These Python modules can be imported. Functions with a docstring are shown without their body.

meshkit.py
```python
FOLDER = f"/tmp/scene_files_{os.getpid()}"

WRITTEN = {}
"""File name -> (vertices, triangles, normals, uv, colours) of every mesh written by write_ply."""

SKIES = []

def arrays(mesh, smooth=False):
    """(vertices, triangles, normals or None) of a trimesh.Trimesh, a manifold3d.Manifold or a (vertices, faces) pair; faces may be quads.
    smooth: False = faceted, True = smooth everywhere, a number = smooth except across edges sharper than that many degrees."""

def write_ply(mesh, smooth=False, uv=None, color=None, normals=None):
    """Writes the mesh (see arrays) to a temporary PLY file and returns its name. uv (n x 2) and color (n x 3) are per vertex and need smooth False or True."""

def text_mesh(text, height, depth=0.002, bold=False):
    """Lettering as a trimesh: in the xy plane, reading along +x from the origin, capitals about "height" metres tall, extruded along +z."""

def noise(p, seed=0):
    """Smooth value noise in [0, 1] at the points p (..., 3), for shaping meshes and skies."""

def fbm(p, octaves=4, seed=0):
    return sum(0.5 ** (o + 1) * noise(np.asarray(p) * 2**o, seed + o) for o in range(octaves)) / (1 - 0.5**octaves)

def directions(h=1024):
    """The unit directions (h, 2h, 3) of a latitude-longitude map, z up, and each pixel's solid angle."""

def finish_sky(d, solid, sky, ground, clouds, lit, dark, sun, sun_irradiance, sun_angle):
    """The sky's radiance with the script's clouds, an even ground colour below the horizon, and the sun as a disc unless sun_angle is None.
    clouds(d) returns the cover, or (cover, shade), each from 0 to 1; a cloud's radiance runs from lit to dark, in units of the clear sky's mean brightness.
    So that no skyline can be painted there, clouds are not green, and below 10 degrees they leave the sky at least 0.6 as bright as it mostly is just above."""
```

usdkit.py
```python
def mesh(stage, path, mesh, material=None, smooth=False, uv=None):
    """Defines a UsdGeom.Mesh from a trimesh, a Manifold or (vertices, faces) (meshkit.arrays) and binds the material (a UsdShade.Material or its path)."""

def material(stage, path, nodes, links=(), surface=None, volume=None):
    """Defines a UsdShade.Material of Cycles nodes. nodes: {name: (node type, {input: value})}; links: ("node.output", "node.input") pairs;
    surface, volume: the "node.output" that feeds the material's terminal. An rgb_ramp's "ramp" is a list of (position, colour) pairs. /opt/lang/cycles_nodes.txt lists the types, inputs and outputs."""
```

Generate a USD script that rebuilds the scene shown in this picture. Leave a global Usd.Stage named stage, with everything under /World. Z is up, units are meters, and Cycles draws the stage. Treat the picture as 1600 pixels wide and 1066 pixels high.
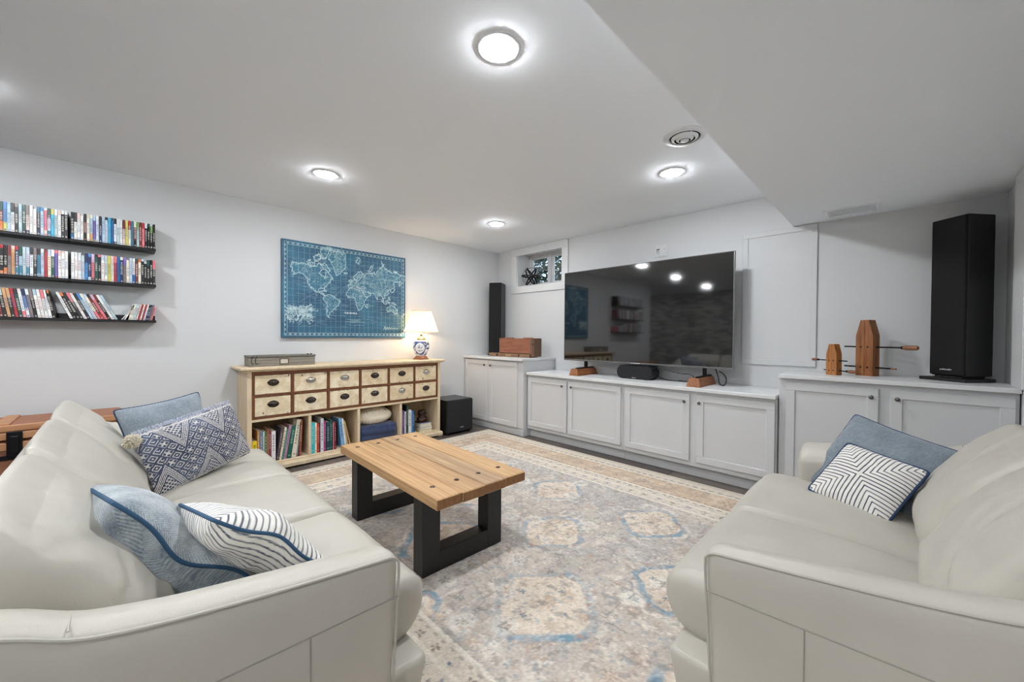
import math, random
import numpy as np, trimesh, usdkit, meshkit
from pxr import Usd, UsdGeom, UsdLux, UsdShade, Gf, Sdf, Vt
from scipy.spatial import ConvexHull

stage = Usd.Stage.CreateInMemory()
UsdGeom.SetStageUpAxis(stage, 'Z'); UsdGeom.SetStageMetersPerUnit(stage, 1.0)
UsdGeom.Xform.Define(stage, '/World'); UsdGeom.Scope.Define(stage, '/World/Looks')
rng = np.random.default_rng(7)
PI = math.pi

# ------------------------------------------------------------------ camera, sky, exposure
EXPOSURE = 0.72
LAMP_STRENGTH = 200.0        # recessed ceiling lights
SKY_STRENGTH = 12.0
CAM_H = 1.177
FOCAL_PX, YAW, PITCH, ROLL = 608.949, 0.77960, -0.01224, 0.006825

def camera():
    F = np.array([-math.sin(YAW), math.cos(YAW), 0]); R = np.array([math.cos(YAW), math.sin(YAW), 0]); U = np.array([0, 0, 1.0])
    F2 = F*math.cos(PITCH)+U*math.sin(PITCH); U2 = U*math.cos(PITCH)-F*math.sin(PITCH)
    R2 = R*math.cos(ROLL)+U2*math.sin(ROLL); U3 = U2*math.cos(ROLL)-R*math.sin(ROLL)
    c = UsdGeom.Camera.Define(stage, '/World/camera')
    m = Gf.Matrix4d(*R2, 0, *U3, 0, *(-F2), 0, 0, 0, CAM_H, 1)
    c.AddTransformOp().Set(m)
    c.CreateHorizontalApertureAttr(36.0); c.CreateVerticalApertureAttr(36.0*1066/1600)
    c.CreateFocalLengthAttr(36.0*FOCAL_PX/1600); c.CreateClippingRangeAttr((0.03, 200.0))
    c.CreateExposureAttr(EXPOSURE)
camera()

def lin(c):
    c = np.asarray(c, float)/255.0
    return tuple(np.where(c <= .04045, c/12.92, ((c+.055)/1.055)**2.4))

sky_mat = usdkit.material(stage, '/World/Looks/sky', {
    's': ('sky_texture', {'sky_type': 'hosek_wilkie', 'sun_direction': (0.3, 0.5, 0.75), 'turbidity': 4.0}),
    'b': ('background_shader', {'strength': SKY_STRENGTH})}, [('s.color', 'b.color')], surface='b.background')
dome = UsdLux.DomeLight.Define(stage, '/World/sky')
dome.CreateIntensityAttr(1.0); dome.CreateColorAttr((1.0, 0.93, 0.8))
UsdShade.MaterialBindingAPI.Apply(dome.GetPrim()).Bind(sky_mat)

# ------------------------------------------------------------------ scene helpers
_used = {}
def _path(parent, name):
    n = _used.get((parent, name), 0); _used[(parent, name)] = n+1
    return f'{parent}/{name}' if n == 0 else f'{parent}/{name}_{n:03d}'

def keys(prim, label=None, cat=None, group=None, kind=None):
    for k, v in (('label', label), ('category', cat), ('group', group), ('kind', kind)):
        if v: prim.SetCustomDataByKey(k, v)

class Node:
    def __init__(s, path): s.path = path
    @property
    def prim(s): return stage.GetPrimAtPath(s.path)

def thing(name, label=None, cat=None, loc=(0, 0, 0), rotz=0.0, group=None, kind=None, matrix=None):
    p = _path('/World', name)
    x = UsdGeom.Xform.Define(stage, p)
    if matrix is not None: x.AddTransformOp().Set(Gf.Matrix4d(*np.asarray(matrix).T.ravel().tolist()))
    else:
        x.AddTranslateOp().Set(Gf.Vec3d(*map(float, loc)))
        if rotz: x.AddRotateZOp().Set(float(rotz))
    keys(x.GetPrim(), label, cat, group, kind)
    return Node(p)

def part(name, mesh, mat, parent=None, smooth=30, col=None, label=None, cat=None, group=None, kind=None):
    p = _path(parent.path if parent else '/World', name)
    if col is not None: smooth = smooth if smooth in (True, False) else False
    m = usdkit.mesh(stage, p, mesh, mat, smooth=smooth)
    if col is not None:
        UsdGeom.PrimvarsAPI(m).CreatePrimvar('col', Sdf.ValueTypeNames.Color3fArray, 'vertex').Set(Vt.Vec3fArray.FromNumpy(np.asarray(col, np.float32)))
    keys(m.GetPrim(), label, cat, group, kind)
    return Node(p)

def copy_of(node, name, loc, rotz=0.0, label=None, cat=None, group=None):
    src = node.prim.GetCustomData()
    p = _path('/World', name)
    x = UsdGeom.Xform.Define(stage, p)
    x.GetPrim().GetReferences().AddInternalReference(node.path)
    x.GetPrim().SetInstanceable(True)
    x.ClearXformOpOrder()
    x.AddTranslateOp().Set(Gf.Vec3d(*map(float, loc)))
    if rotz: x.AddRotateZOp().Set(float(rotz))
    keys(x.GetPrim(), label or src.get('label'), cat or src.get('category'), group or src.get('group'))
    return Node(p)

# ------------------------------------------------------------------ mesh helpers
_S = np.array([[sx, sy, sz] for sx in (-1, 1) for sy in (-1, 1) for sz in (-1, 1)], float)
def _cb(h, b):
    out = []
    for s in _S:
        for k in range(3):
            q = s*(np.asarray(h)-b); q[k] = s[k]*h[k]; out.append(q)
    return np.array(out)
_hull = ConvexHull(_cb((1, 1, 1), .2)); _CBF = _hull.simplices.copy()
_v = _cb((1, 1, 1), .2)
for _i, _f in enumerate(_CBF):
    if np.dot(np.cross(_v[_f[1]]-_v[_f[0]], _v[_f[2]]-_v[_f[0]]), _hull.equations[_i, :3]) < 0: _CBF[_i] = _f[::-1]

def box(x0, x1, y0, y1, z0, z1, b=.002):
    h = np.array([x1-x0, y1-y0, z1-z0])/2.0
    c = np.array([x0+x1, y0+y1, z0+z1])/2.0
    b = min(b, h.min()*.45)
    return trimesh.Trimesh(_cb(h, b)+c, _CBF, process=False)

def plain(x0, x1, y0, y1, z0, z1):
    m = trimesh.creation.box((x1-x0, y1-y0, z1-z0)); m.apply_translation(((x0+x1)/2, (y0+y1)/2, (z0+z1)/2)); return m

def cat(*ms):
    flat = []
    for m in ms: flat += list(m) if isinstance(m, (list, tuple)) else [m]
    return trimesh.util.concatenate(flat)

def move(m, t=(0, 0, 0), rz=0, rx=0, ry=0):
    m = m.copy()
    for a, ax in ((rx, (1, 0, 0)), (ry, (0, 1, 0)), (rz, (0, 0, 1))):
        if a: m.apply_transform(trimesh.transformations.rotation_matrix(math.radians(a), ax))
    m.apply_translation(t); return m

def lathe(prof, n=32):
    prof = np.asarray(prof, float)
    a = np.arange(n)*2*PI/n
    v = np.stack([prof[:, None, 0]*np.cos(a), prof[:, None, 0]*np.sin(a), np.repeat(prof[:, 1:2], n, 1)], -1).reshape(-1, 3)
    f = []
    for i in range(len(prof)-1):
        for j in range(n):
            k = (j+1) % n
            f += [[i*n+j, i*n+k, (i+1)*n+k], [i*n+j, (i+1)*n+k, (i+1)*n+j]]
    m = trimesh.Trimesh(v, f, process=True); m.update_faces(m.nondegenerate_faces())
    return m

def tube(pts, r, n=8, closed=False):
    p = np.asarray(pts, float)
    if closed: t = np.roll(p, -1, 0)-np.roll(p, 1, 0)
    else: t = np.gradient(p, axis=0)
    t /= np.linalg.norm(t, axis=1, keepdims=True)+1e-12
    ref = np.array([0, 0, 1.0]) if abs(t[0, 2]) < .9 else np.array([1.0, 0, 0])
    a = np.zeros_like(p); u = np.cross(t[0], ref); u /= np.linalg.norm(u)
    for i in range(len(p)):
        u = u-t[i]*np.dot(u, t[i]); u /= np.linalg.norm(u)+1e-12; a[i] = u
    b = np.cross(t, a); ang = np.arange(n)*2*PI/n
    r = np.broadcast_to(r, (len(p),))
    v = p[:, None]+r[:, None, None]*(np.cos(ang)[None, :, None]*a[:, None]+np.sin(ang)[None, :, None]*b[:, None])
    f = []; L = len(p)
    for i in range(L if closed else L-1):
        i2 = (i+1) % L
        for j in range(n):
            k = (j+1) % n
            f += [[i*n+j, i*n+k, i2*n+k], [i*n+j, i2*n+k, i2*n+j]]
    v = v.reshape(-1, 3)
    if not closed:
        v = np.vstack([v, p[:1], p[-1:]]); c0, c1 = len(v)-2, len(v)-1
        for j in range(n):
            k = (j+1) % n
            f += [[c0, k, j], [c1, (L-1)*n+j, (L-1)*n+k]]
    return trimesh.Trimesh(v, f, process=False)

def cyl(r, z0, z1, n=24, b=.001):
    return lathe([(0, z0), (r-b, z0), (r, z0+b), (r, z1-b), (r-b, z1), (0, z1)], n)

def spline(pts, n=40):
    from scipy.interpolate import CubicSpline
    p = np.asarray(pts, float); t = np.r_[0, np.cumsum(np.linalg.norm(np.diff(p, axis=0), axis=1))]
    return CubicSpline(t, p)(np.linspace(0, t[-1], n))

def _boxgrid(n):
    """cube surface grid, n=(nx,ny,nz) cells, welded; coordinates in [-1,1]"""
    vs, fs, o = [], [], 0
    for ax in range(3):
        u, w = (ax+1) % 3, (ax+2) % 3
        for s in (-1, 1):
            gu, gw = np.meshgrid(np.linspace(-1, 1, n[u]+1), np.linspace(-1, 1, n[w]+1), indexing='ij')
            q = np.zeros((gu.size, 3)); q[:, ax] = s; q[:, u] = gu.ravel(); q[:, w] = gw.ravel()
            i = np.arange(n[u])[:, None]*(n[w]+1)+np.arange(n[w])[None]
            i = i.ravel()
            quad = np.stack([i, i+n[w]+1, i+n[w]+2, i+1], 1)
            if s < 0: quad = quad[:, ::-1]
            fs.append(np.vstack([quad[:, [0, 1, 2]], quad[:, [0, 2, 3]]])+o); vs.append(q); o += len(q)
    m = trimesh.Trimesh(np.vstack(vs), np.vstack(fs), process=False)
    m.merge_vertices(digits_vertex=6)
    return np.array(m.vertices), np.array(m.faces)

def rbox(size, r, n=(16, 16, 10), puff=(0, 0, 0)):
    """soft rounded box; puff = outward crown of the x, y, z faces. Returns (v, f, unit coordinates)"""
    g, f = _boxgrid(n)
    # concentrate samples towards the rounded rims
    g = np.sign(g)*(1-(1-np.abs(g))**1.35)
    h = np.asarray(size, float)/2; r = np.minimum(r, h*.98)
    r = np.broadcast_to(r, (3,))
    p = g*h; core = np.clip(p, -(h-r), h-r); d = (p-core)/r
    nrm = np.linalg.norm(d, axis=1, keepdims=True)
    q = core+d/np.maximum(nrm, 1e-9)*r*np.minimum(1, np.maximum(nrm, 1e-9)) if False else core+np.where(nrm > 0, d/np.maximum(nrm, 1e-9), 0)*r
    for k in range(3):
        if puff[k]:
            u, w = (k+1) % 3, (k+2) % 3
            q[:, k] += np.sign(g[:, k])*np.abs(g[:, k])**2*puff[k]*(1-np.abs(g[:, u])**2.5)*(1-np.abs(g[:, w])**2.5)
    return q, f, g

def grid(nu, nv):
    """index quads of a (nu+1) x (nv+1) grid as triangles"""
    i = (np.arange(nu)[:, None]*(nv+1)+np.arange(nv)[None]).ravel()
    return np.vstack([np.stack([i, i+nv+1, i+nv+2], 1), np.stack([i, i+nv+2, i+1], 1)])

def prism(poly, h, engine='earcut'):
    from shapely.geometry import Polygon
    return trimesh.creation.extrude_polygon(Polygon(poly), h, engine=engine)

def basis(m, ex, ey, ez, o=(0, 0, 0)):
    """maps a mesh's local x, y, z on to given world axes"""
    m = m.copy(); T = np.eye(4); T[:3, 0] = ex; T[:3, 1] = ey; T[:3, 2] = ez; T[:3, 3] = o
    m.apply_transform(T); return m

def shade(m, deg=30):
    return m

# ------------------------------------------------------------------ materials
_mats = {}
def mat(name, c, rough=.5, metallic=0., spec=.5, bump=None, var=None, coat=0., sheen=0., emit=None, aniso=None):
    """c: sRGB 0-255. bump = (scale, strength[, distance]); var = (scale, other colour, sharpness)"""
    if name in _mats: return _mats[name]
    nodes = {'p': ('principled_bsdf', {'base_color': lin(c), 'roughness': rough, 'metallic': metallic, 'specular_ior_level': spec, 'coat_weight': coat, 'sheen_weight': sheen})}
    links = []
    if var or bump: nodes['t'] = ('texture_coordinate', {})
    if var:
        sc = var[0]
        if np.ndim(sc):
            nodes['mp'] = ('mapping', {'scale': tuple(sc)}); nodes['nz'] = ('noise_texture', {'scale': 1.0, 'detail': 4.0, 'roughness': .6, 'distortion': var[3] if len(var) > 3 else 0.})
            links += [('t.object', 'mp.vector'), ('mp.vector', 'nz.vector')]
        else:
            nodes['nz'] = ('noise_texture', {'scale': float(sc), 'detail': 4.0, 'roughness': .6}); links += [('t.object', 'nz.vector')]
        k = var[2] if len(var) > 2 else .2
        nodes['rr'] = ('rgb_ramp', {'ramp': [(0, lin(c)), (max(.5-k, 0), lin(c)), (min(.5+k, 1), lin(var[1])), (1, lin(var[1]))]})
        links += [('nz.fac', 'rr.fac'), ('rr.color', 'p.base_color')]
    if bump:
        nodes['bn'] = ('noise_texture', {'scale': float(bump[0]), 'detail': 3.0}); nodes['b'] = ('bump', {'strength': bump[1], 'distance': bump[2] if len(bump) > 2 else .002})
        links += [('t.object', 'bn.vector'), ('bn.fac', 'b.height'), ('b.normal', 'p.normal')]
    _mats[name] = usdkit.material(stage, '/World/Looks/'+name, nodes, links, surface='p.BSDF')
    return _mats[name]

def colmat(name, rough=.6, bump=None, sheen=0., spec=.5, coat=0., noise=None):
    """base colour from the mesh's own 'col' primvar"""
    if name in _mats: return _mats[name]
    nodes = {'a': ('attribute', {'attribute': 'col'}), 'p': ('principled_bsdf', {'roughness': rough, 'sheen_weight': sheen, 'specular_ior_level': spec, 'coat_weight': coat})}
    links = [('a.color', 'p.base_color')]
    if bump:
        nodes['t'] = ('texture_coordinate', {}); nodes['bn'] = ('noise_texture', {'scale': float(bump[0]), 'detail': 3.0}); nodes['b'] = ('bump', {'strength': bump[1], 'distance': bump[2]})
        links += [('t.object', 'bn.vector'), ('bn.fac', 'b.height'), ('b.normal', 'p.normal')]
    _mats[name] = usdkit.material(stage, '/World/Looks/'+name, nodes, links, surface='p.BSDF')
    return _mats[name]

def emit(name, c, strength):
    if name not in _mats:
        _mats[name] = usdkit.material(stage, '/World/Looks/'+name, {'e': ('emission', {'color': c, 'strength': strength})}, surface='e.emission')
    return _mats[name]

WALL = mat('wall_paint', (209, 210, 211), .75, bump=(180, .05, .001), spec=.3)
CEIL = mat('ceiling_paint', (239, 243, 248), .85, bump=(120, .06, .001), spec=.2)
TRIM = mat('white_trim_paint', (214, 215, 216), .4, spec=.4)
CABW = mat('white_cabinet_paint', (203, 204, 206), .38, spec=.45)
TOPW = mat('white_worktop', (216, 217, 218), .3, spec=.5)
BLACKP = mat('black_paint', (16, 16, 18), .45)
BLACKM = mat('black_metal', (22, 22, 24), .4, metallic=.6)
NICKEL = mat('dark_nickel', (120, 118, 116), .28, metallic=1.)
DARKGAP = mat('dark_gap', (30, 28, 26), .8)
# ------------------------------------------------------------------ the room
XW, XE, YN, ZC = -4.171, .482, 3.912, 2.386
XS, ZS = -.62, 2.0954                 # soffit edge and underside
YS, XFW = -3.6, -6.6                  # far walls of the open basement behind the camera
WX0, WX1, WZ0, WZ1 = -3.768, -2.978, 1.862, 2.332     # window opening
WY = 4.15                             # window unit plane

floor = part('floor', plain(XFW, XE+.1, YS-.1, YN+.1, -.12, -.006), mat('floor_base', (70, 62, 56), .6), kind='structure', label='dark wood plank floor under the rug', cat='floor')
plank_mats = [mat('plank_%d' % i, c, .42, var=((3, 40, 3), c2, .25), bump=(60, .08, .001)) for i, (c, c2) in enumerate([((104, 95, 90), (76, 68, 64)), ((92, 84, 80), (66, 59, 56)), ((114, 104, 97), (88, 78, 72))])]
pw = .15; row = 0
y = -.75
while y < YN:
    x = XW - (row*.43 % 1.2)
    while x < XE:
        x0, x1 = max(x, XW), min(x+1.2, XE)
        if x1-x0 > .02 and min(y+pw, YN)-y > .02:
            part('plank', box(x0+.0012, x1-.0012, y+.0012, min(y+pw, YN)-.0012, -.006, 0, .0015), plank_mats[int(rng.integers(3))], floor, smooth=False)
        x += 1.2
    y += pw; row += 1

part('ceiling', plain(XFW, XE+.1, YS-.1, YN+.25, ZC, ZC+.12), CEIL, smooth=False, kind='structure', label='white painted ceiling with recessed lights', cat='ceiling')
part('ceiling_soffit', plain(XS, XE, YS, YN, ZS, ZC), CEIL, smooth=False, kind='structure', label='lowered white ceiling soffit along the right wall', cat='ceiling')
part('wall_west', plain(XW-.15, XW, -1.55, YN+.25, 0, ZC), WALL, smooth=False, kind='structure', label='pale grey wall with the map and black shelves', cat='wall')
part('wall_north', cat(plain(XW, WX0, YN, YN+.25, 0, ZC), plain(WX1, XE+.1, YN, YN+.25, 0, ZC), plain(WX0, WX1, YN, YN+.25, 0, WZ0), plain(WX0, WX1, YN, YN+.25, WZ1, ZC)), WALL, smooth=False, kind='structure', label='pale grey wall behind the television', cat='wall')
part('wall_east', plain(XE, XE+.1, YS, YN, 0, ZC), WALL, smooth=False, kind='structure', label='pale grey wall at the right edge behind the sofa', cat='wall')
part('wall_west_return', plain(XFW, XW-.15, -1.7, -1.55, 0, ZC), WALL, smooth=False, kind='structure', label='wall return behind the camera', cat='wall')
part('wall_far_west', plain(XFW-.1, XFW, YS, -1.55, 0, ZC), WALL, smooth=False, kind='structure', label='far side wall behind the camera', cat='wall')
tile = usdkit.material(stage, '/World/Looks/mosaic_tile', {
    't': ('texture_coordinate', {}), 'm': ('mapping', {'rotation': (PI/2, 0, 0)}),
    'b': ('brick_texture', {'scale': 1.0, 'color1': lin((196, 192, 186)), 'color2': lin((120, 116, 112)), 'mortar': lin((150, 148, 146)), 'mortar_size': .004, 'brick_width': .2, 'row_height': .05, 'offset': .37}),
    'p': ('principled_bsdf', {'roughness': .5})}, [('t.object', 'm.vector'), ('m.vector', 'b.vector'), ('b.color', 'p.base_color')], surface='p.BSDF')
part('wall_south', plain(XFW, XE, YS-.1, YS, 0, ZC), tile, smooth=False, kind='structure', label='mosaic tiled far wall seen mirrored in the television screen', cat='wall')
# baseboards
def baseboard(name, x0, x1, y0, y1, lab):
    part(name, cat(box(x0, x1, y0, y1, 0, .11, .003)), TRIM, smooth=30, kind='structure', label=lab, cat='baseboard')
baseboard('baseboard_west', XW, XW+.014, -1.55, 3.42, 'white baseboard along the wall with the map')
baseboard('baseboard_east', XE-.014, XE, -.5, 3.4, 'white baseboard along the right wall')

# corner casing at the right end of the worktop
part('trim_1', box(XE-.02, XE, 3.30, 3.565, .915, ZS-.002, .003), TRIM, kind='structure', label='white vertical casing at the right edge beside the large speaker', cat='trim')

# access panel on the television wall
ap = thing('access_panel', 'white framed flat wall panel right of the television', 'wall panel', loc=(-.72, YN, .945), kind='structure')
def ringframe(x0, x1, z0, z1, w, y0, y1, b=.003):
    return cat(box(x0, x1, y0, y1, z0, z0+w, b), box(x0, x1, y0, y1, z1-w, z1, b), box(x0, x0+w, y0, y1, z0+w, z1-w, b), box(x1-w, x1, y0, y1, z0+w, z1-w, b))
part('panel', box(-.262, .262, -.006, 0, .006, 1.144, .001), WALL, ap, smooth=False)
part('frame', ringframe(-.266, .262, .002, 1.145, .045, -.014, 0), WALL, ap, smooth=False)

# ------------------------------------------------------------------ window_1
win = thing('window_1', 'small white basement window high on the wall left of the television', 'window', loc=(0, 0, 0), kind='structure')
part('casing', ringframe(-3.874, -2.894, 1.768, 2.384, .098, YN-.018, YN, .004), TRIM, win, smooth=False)
part('sill', plain(WX0, WX1, YN-.006, WY+.05, WZ0-.004, WZ0+.004), TRIM, win, smooth=False)
part('jamb', plain(WX0-.001, WX0+.008, YN, WY+.05, WZ0, WZ1), TRIM, win, smooth=False)
part('jamb', plain(WX1-.008, WX1+.001, YN, WY+.05, WZ0, WZ1), TRIM, win, smooth=False)
part('head', plain(WX0, WX1, YN, WY+.05, WZ1-.006, WZ1+.002), TRIM, win, smooth=False)
part('frame', ringframe(WX0+.004, WX1-.004, WZ0+.002, WZ1-.006, .035, WY-.01, WY+.06, .003), TRIM, win, smooth=False)
part('mullion', box(-3.395, -3.355, WY-.012, WY+.05, WZ0+.03, WZ1-.03, .003), TRIM, win, smooth=False)
for x0, x1 in ((-3.729, -3.397), (-3.353, -3.017)):
    s = part('sash', ringframe(x0, x1, WZ0+.038, WZ1-.04, .03, WY, WY+.035, .003), TRIM, win, smooth=False)
    glass = _mats.get('window_glass') or _mats.setdefault('window_glass', usdkit.material(stage, '/World/Looks/window_glass', {
        'f': ('fresnel', {'IOR': 1.45}), 't': ('transparent_bsdf', {'color': (.96, .98, .98)}), 'g': ('glossy_bsdf', {'roughness': .02, 'color': (1, 1, 1)}), 'm': ('mix_closure', {})},
        [('f.fac', 'm.fac'), ('t.BSDF', 'm.closure1'), ('g.BSDF', 'm.closure2')], surface='m.closure'))
    part('pane', plain(x0+.028, x1-.028, WY+.015, WY+.019, WZ0+.066, WZ1-.068), glass, s, smooth=False)

# outside the window: ground at grade, a shrub and pale gravel bank
part('ground', plain(-9, 3, YN+.26, 14, 1.55, 1.75), mat('garden_soil', (118, 112, 98), .95, var=(3.0, (150, 146, 132), .2), bump=(30, .6, .02)), smooth=False, kind='structure', label='garden ground outside the basement window', cat='ground')
def shrub(cx, cy, z0, rad, h, n, seed, label):
    r = np.random.default_rng(seed)
    t = thing('shrub', label, 'shrub', loc=(cx, cy, z0))
    br = []
    for k in range(9):
        a = r.uniform(0, 2*PI); e = np.array([math.cos(a)*rad*.7, math.sin(a)*rad*.7, h*r.uniform(.6, .95)])
        br.append(tube(spline([(0, 0, 0), e*[.3, .3, .45], e], 7), np.linspace(.012, .003, 7), 5))
    part('branch', cat(br), mat('bark', (92, 80, 66), .9), t)
    d = r.normal(size=(n, 3)); d /= np.linalg.norm(d, axis=1, keepdims=True)
    c = d*[rad, rad, h*.5]*(r.uniform(.35, 1, n)**.5)[:, None]+[0, 0, h*.52]
    v, f = [], []
    lf = np.array([[0, 0, 0], [.5, .28, .05], [1, 0, 0], [.5, -.28, .05]])
    for k in range(n):
        Q = trimesh.transformations.random_rotation_matrix(r.uniform(size=3))[:3, :3]
        v.append((lf*r.uniform(.06, .11))@Q.T+c[k]); f += [[4*k, 4*k+1, 4*k+2], [4*k, 4*k+2, 4*k+3]]
    g = _mats.get('shrub_leaf') or _mats.setdefault('shrub_leaf', usdkit.material(stage, '/World/Looks/shrub_leaf', {
        'gi': ('geometry', {}), 'r': ('rgb_ramp', {'ramp': [(0, lin((66, 78, 50))), (.55, lin((116, 124, 88))), (1, lin((196, 198, 180)))]}), 'd': ('principled_bsdf', {'roughness': .5}), 'tl': ('translucent_bsdf', {}), 'm': ('mix_closure', {'fac': .25})},
        [('gi.random_per_island', 'r.fac'), ('r.color', 'd.base_color'), ('r.color', 'tl.color'), ('d.BSDF', 'm.closure1'), ('tl.BSDF', 'm.closure2')], surface='m.closure'))
    part('foliage', trimesh.Trimesh(np.vstack(v), f, process=False), g, t, smooth=False, kind='stuff')
shrub(-4.15, 5.25, 1.75, .66, 1.4, 3600, 3, 'leafy green shrub seen through the left pane of the basement window')
shrub(-2.55, 5.9, 1.75, .95, 1.8, 4200, 4, 'leafy grey-green shrub seen through the right pane of the basement window')

# ------------------------------------------------------------------ recessed ceiling lights
LENS = emit('light_lens', (.935, .970, 1.0), LAMP_STRENGTH)
def lamp_light(x, y, label, first=[]):
    if first: return copy_of(first[0], 'ceiling_light', (x, y, ZC), label=label)
    t = thing('ceiling_light', label, 'ceiling light', loc=(x, y, ZC), group='recessed ceiling lights')
    part('trim_ring', lathe([(.094, 0), (.093, -.003), (.088, -.0055), (.077, -.0065), (.072, -.006), (.0715, 0)], 40), TRIM, t, smooth=40)
    part('lens', lathe([(.0714, -.002), (.0712, -.0075), (.066, -.0115), (.05, -.0145), (.025, -.016), (0, -.0165)], 40), LENS, t, smooth=True)
    first.append(t); return t
lamp_light(-1.205, 1.127, 'round ceiling light nearest the camera, largest in the picture')
lamp_light(-3.07, 1.105, 'round ceiling light above the wall shelves and map, left')
lamp_light(-1.19, 2.86, 'round ceiling light beside the round air vent')
lamp_light(-3.08, 2.867, 'round ceiling light in the far corner, smallest of the four')
for x, y, w in ((-3.17, -.56, 'at the left edge of the picture above the disc shelves'), (-1.2, -.6, 'behind the camera over the left sofa back'), (-3.2, -2.4, 'behind the camera, near the end of the shelf wall'), (-1.2, -2.4, 'behind the camera, in the middle of the tiled wall'), (-5.2, -2.4, 'behind the camera, in the far side room'), (-.07, -2.6, 'behind the camera, far end of the soffit'), (-.07, -.95, 'just behind the camera, under the soffit')):
    z = ZC if x < XS else ZS
    copy_of(Node('/World/ceiling_light'), 'ceiling_light', (x, y, z), label='round ceiling light '+w)

# ------------------------------------------------------------------ vents, outlet
v = thing('ceiling_vent', 'round white ceiling air vent with concentric rings beside the soffit', 'air vent', loc=(-.925, 2.40, ZC))
part('duct_opening', cyl(.085, -.004, .0, 40), DARKGAP, v)
part('flange', lathe([(.122, 0), (.12, -.006), (.1, -.012), (.088, -.012), (.086, -.004)], 48), TRIM, v, smooth=40)
for r0, r1, z in ((.058, .075, -.018), (.033, .05, -.022)):
    part('ring', lathe([(r0, z-.004), (r1, z+.006), (r1+.001, z+.009), (r0, z-.001), (r0, z-.004)], 48), TRIM, v, smooth=40)
part('centre_cap', lathe([(.025, -.02), (.024, -.027), (.015, -.03), (0, -.031)], 32), TRIM, v, smooth=40)
for a in (45, 225): part('spoke', move(box(-.004, .004, .0, .088, -.014, -.008, .001), rz=a), TRIM, v)

rg = thing('soffit_register', 'white rectangular louvred register in the soffit above the clamps', 'air vent', loc=(-.247, 3.70, ZS))
part('frame', cat(box(-.15, .15, -.115, -.095, -.006, 0), box(-.15, .15, .095, .115, -.006, 0), box(-.15, -.13, -.095, .095, -.006, 0), box(.13, .15, -.095, .095, -.006, 0)), CEIL, rg)
for k in range(9):
    part('slat', move(box(-.13, .13, -.0112, .0112, -.001, .001, .0005), (0, -.08+k*.02, -.005), rx=9), CEIL, rg)
ou = thing('outlet_plate', 'white double wall outlet plate above the television', 'outlet', loc=(-1.725, YN, 2.0))
part('plate', box(-.066, .066, -.006, 0, 0, .125, .002), TRIM, ou)
part('receptacle', box(-.047, -.017, -.010, -.005, .03, .095, .003), TRIM, ou)
part('receptacle', box(.017, .047, -.008, -.005, .03, .095, .003), TRIM, ou)
part('plug', box(-.047, -.02, -.014, -.009, .072, .08, .001), BLACKP, ou, label='black plug edge')
part('socket_slot', cat(box(-.034, -.026, -.0112, -.009, .05, .056, .001), box(-.045, -.042, -.0112, -.009, .04, .07, .001)), BLACKP, ou)
part('socket_slot', cat(box(.026, .028, -.0092, -.007, .068, .078, .0005), box(.034, .036, -.0092, -.007, .066, .076, .0005)), DARKGAP, ou)

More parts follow.
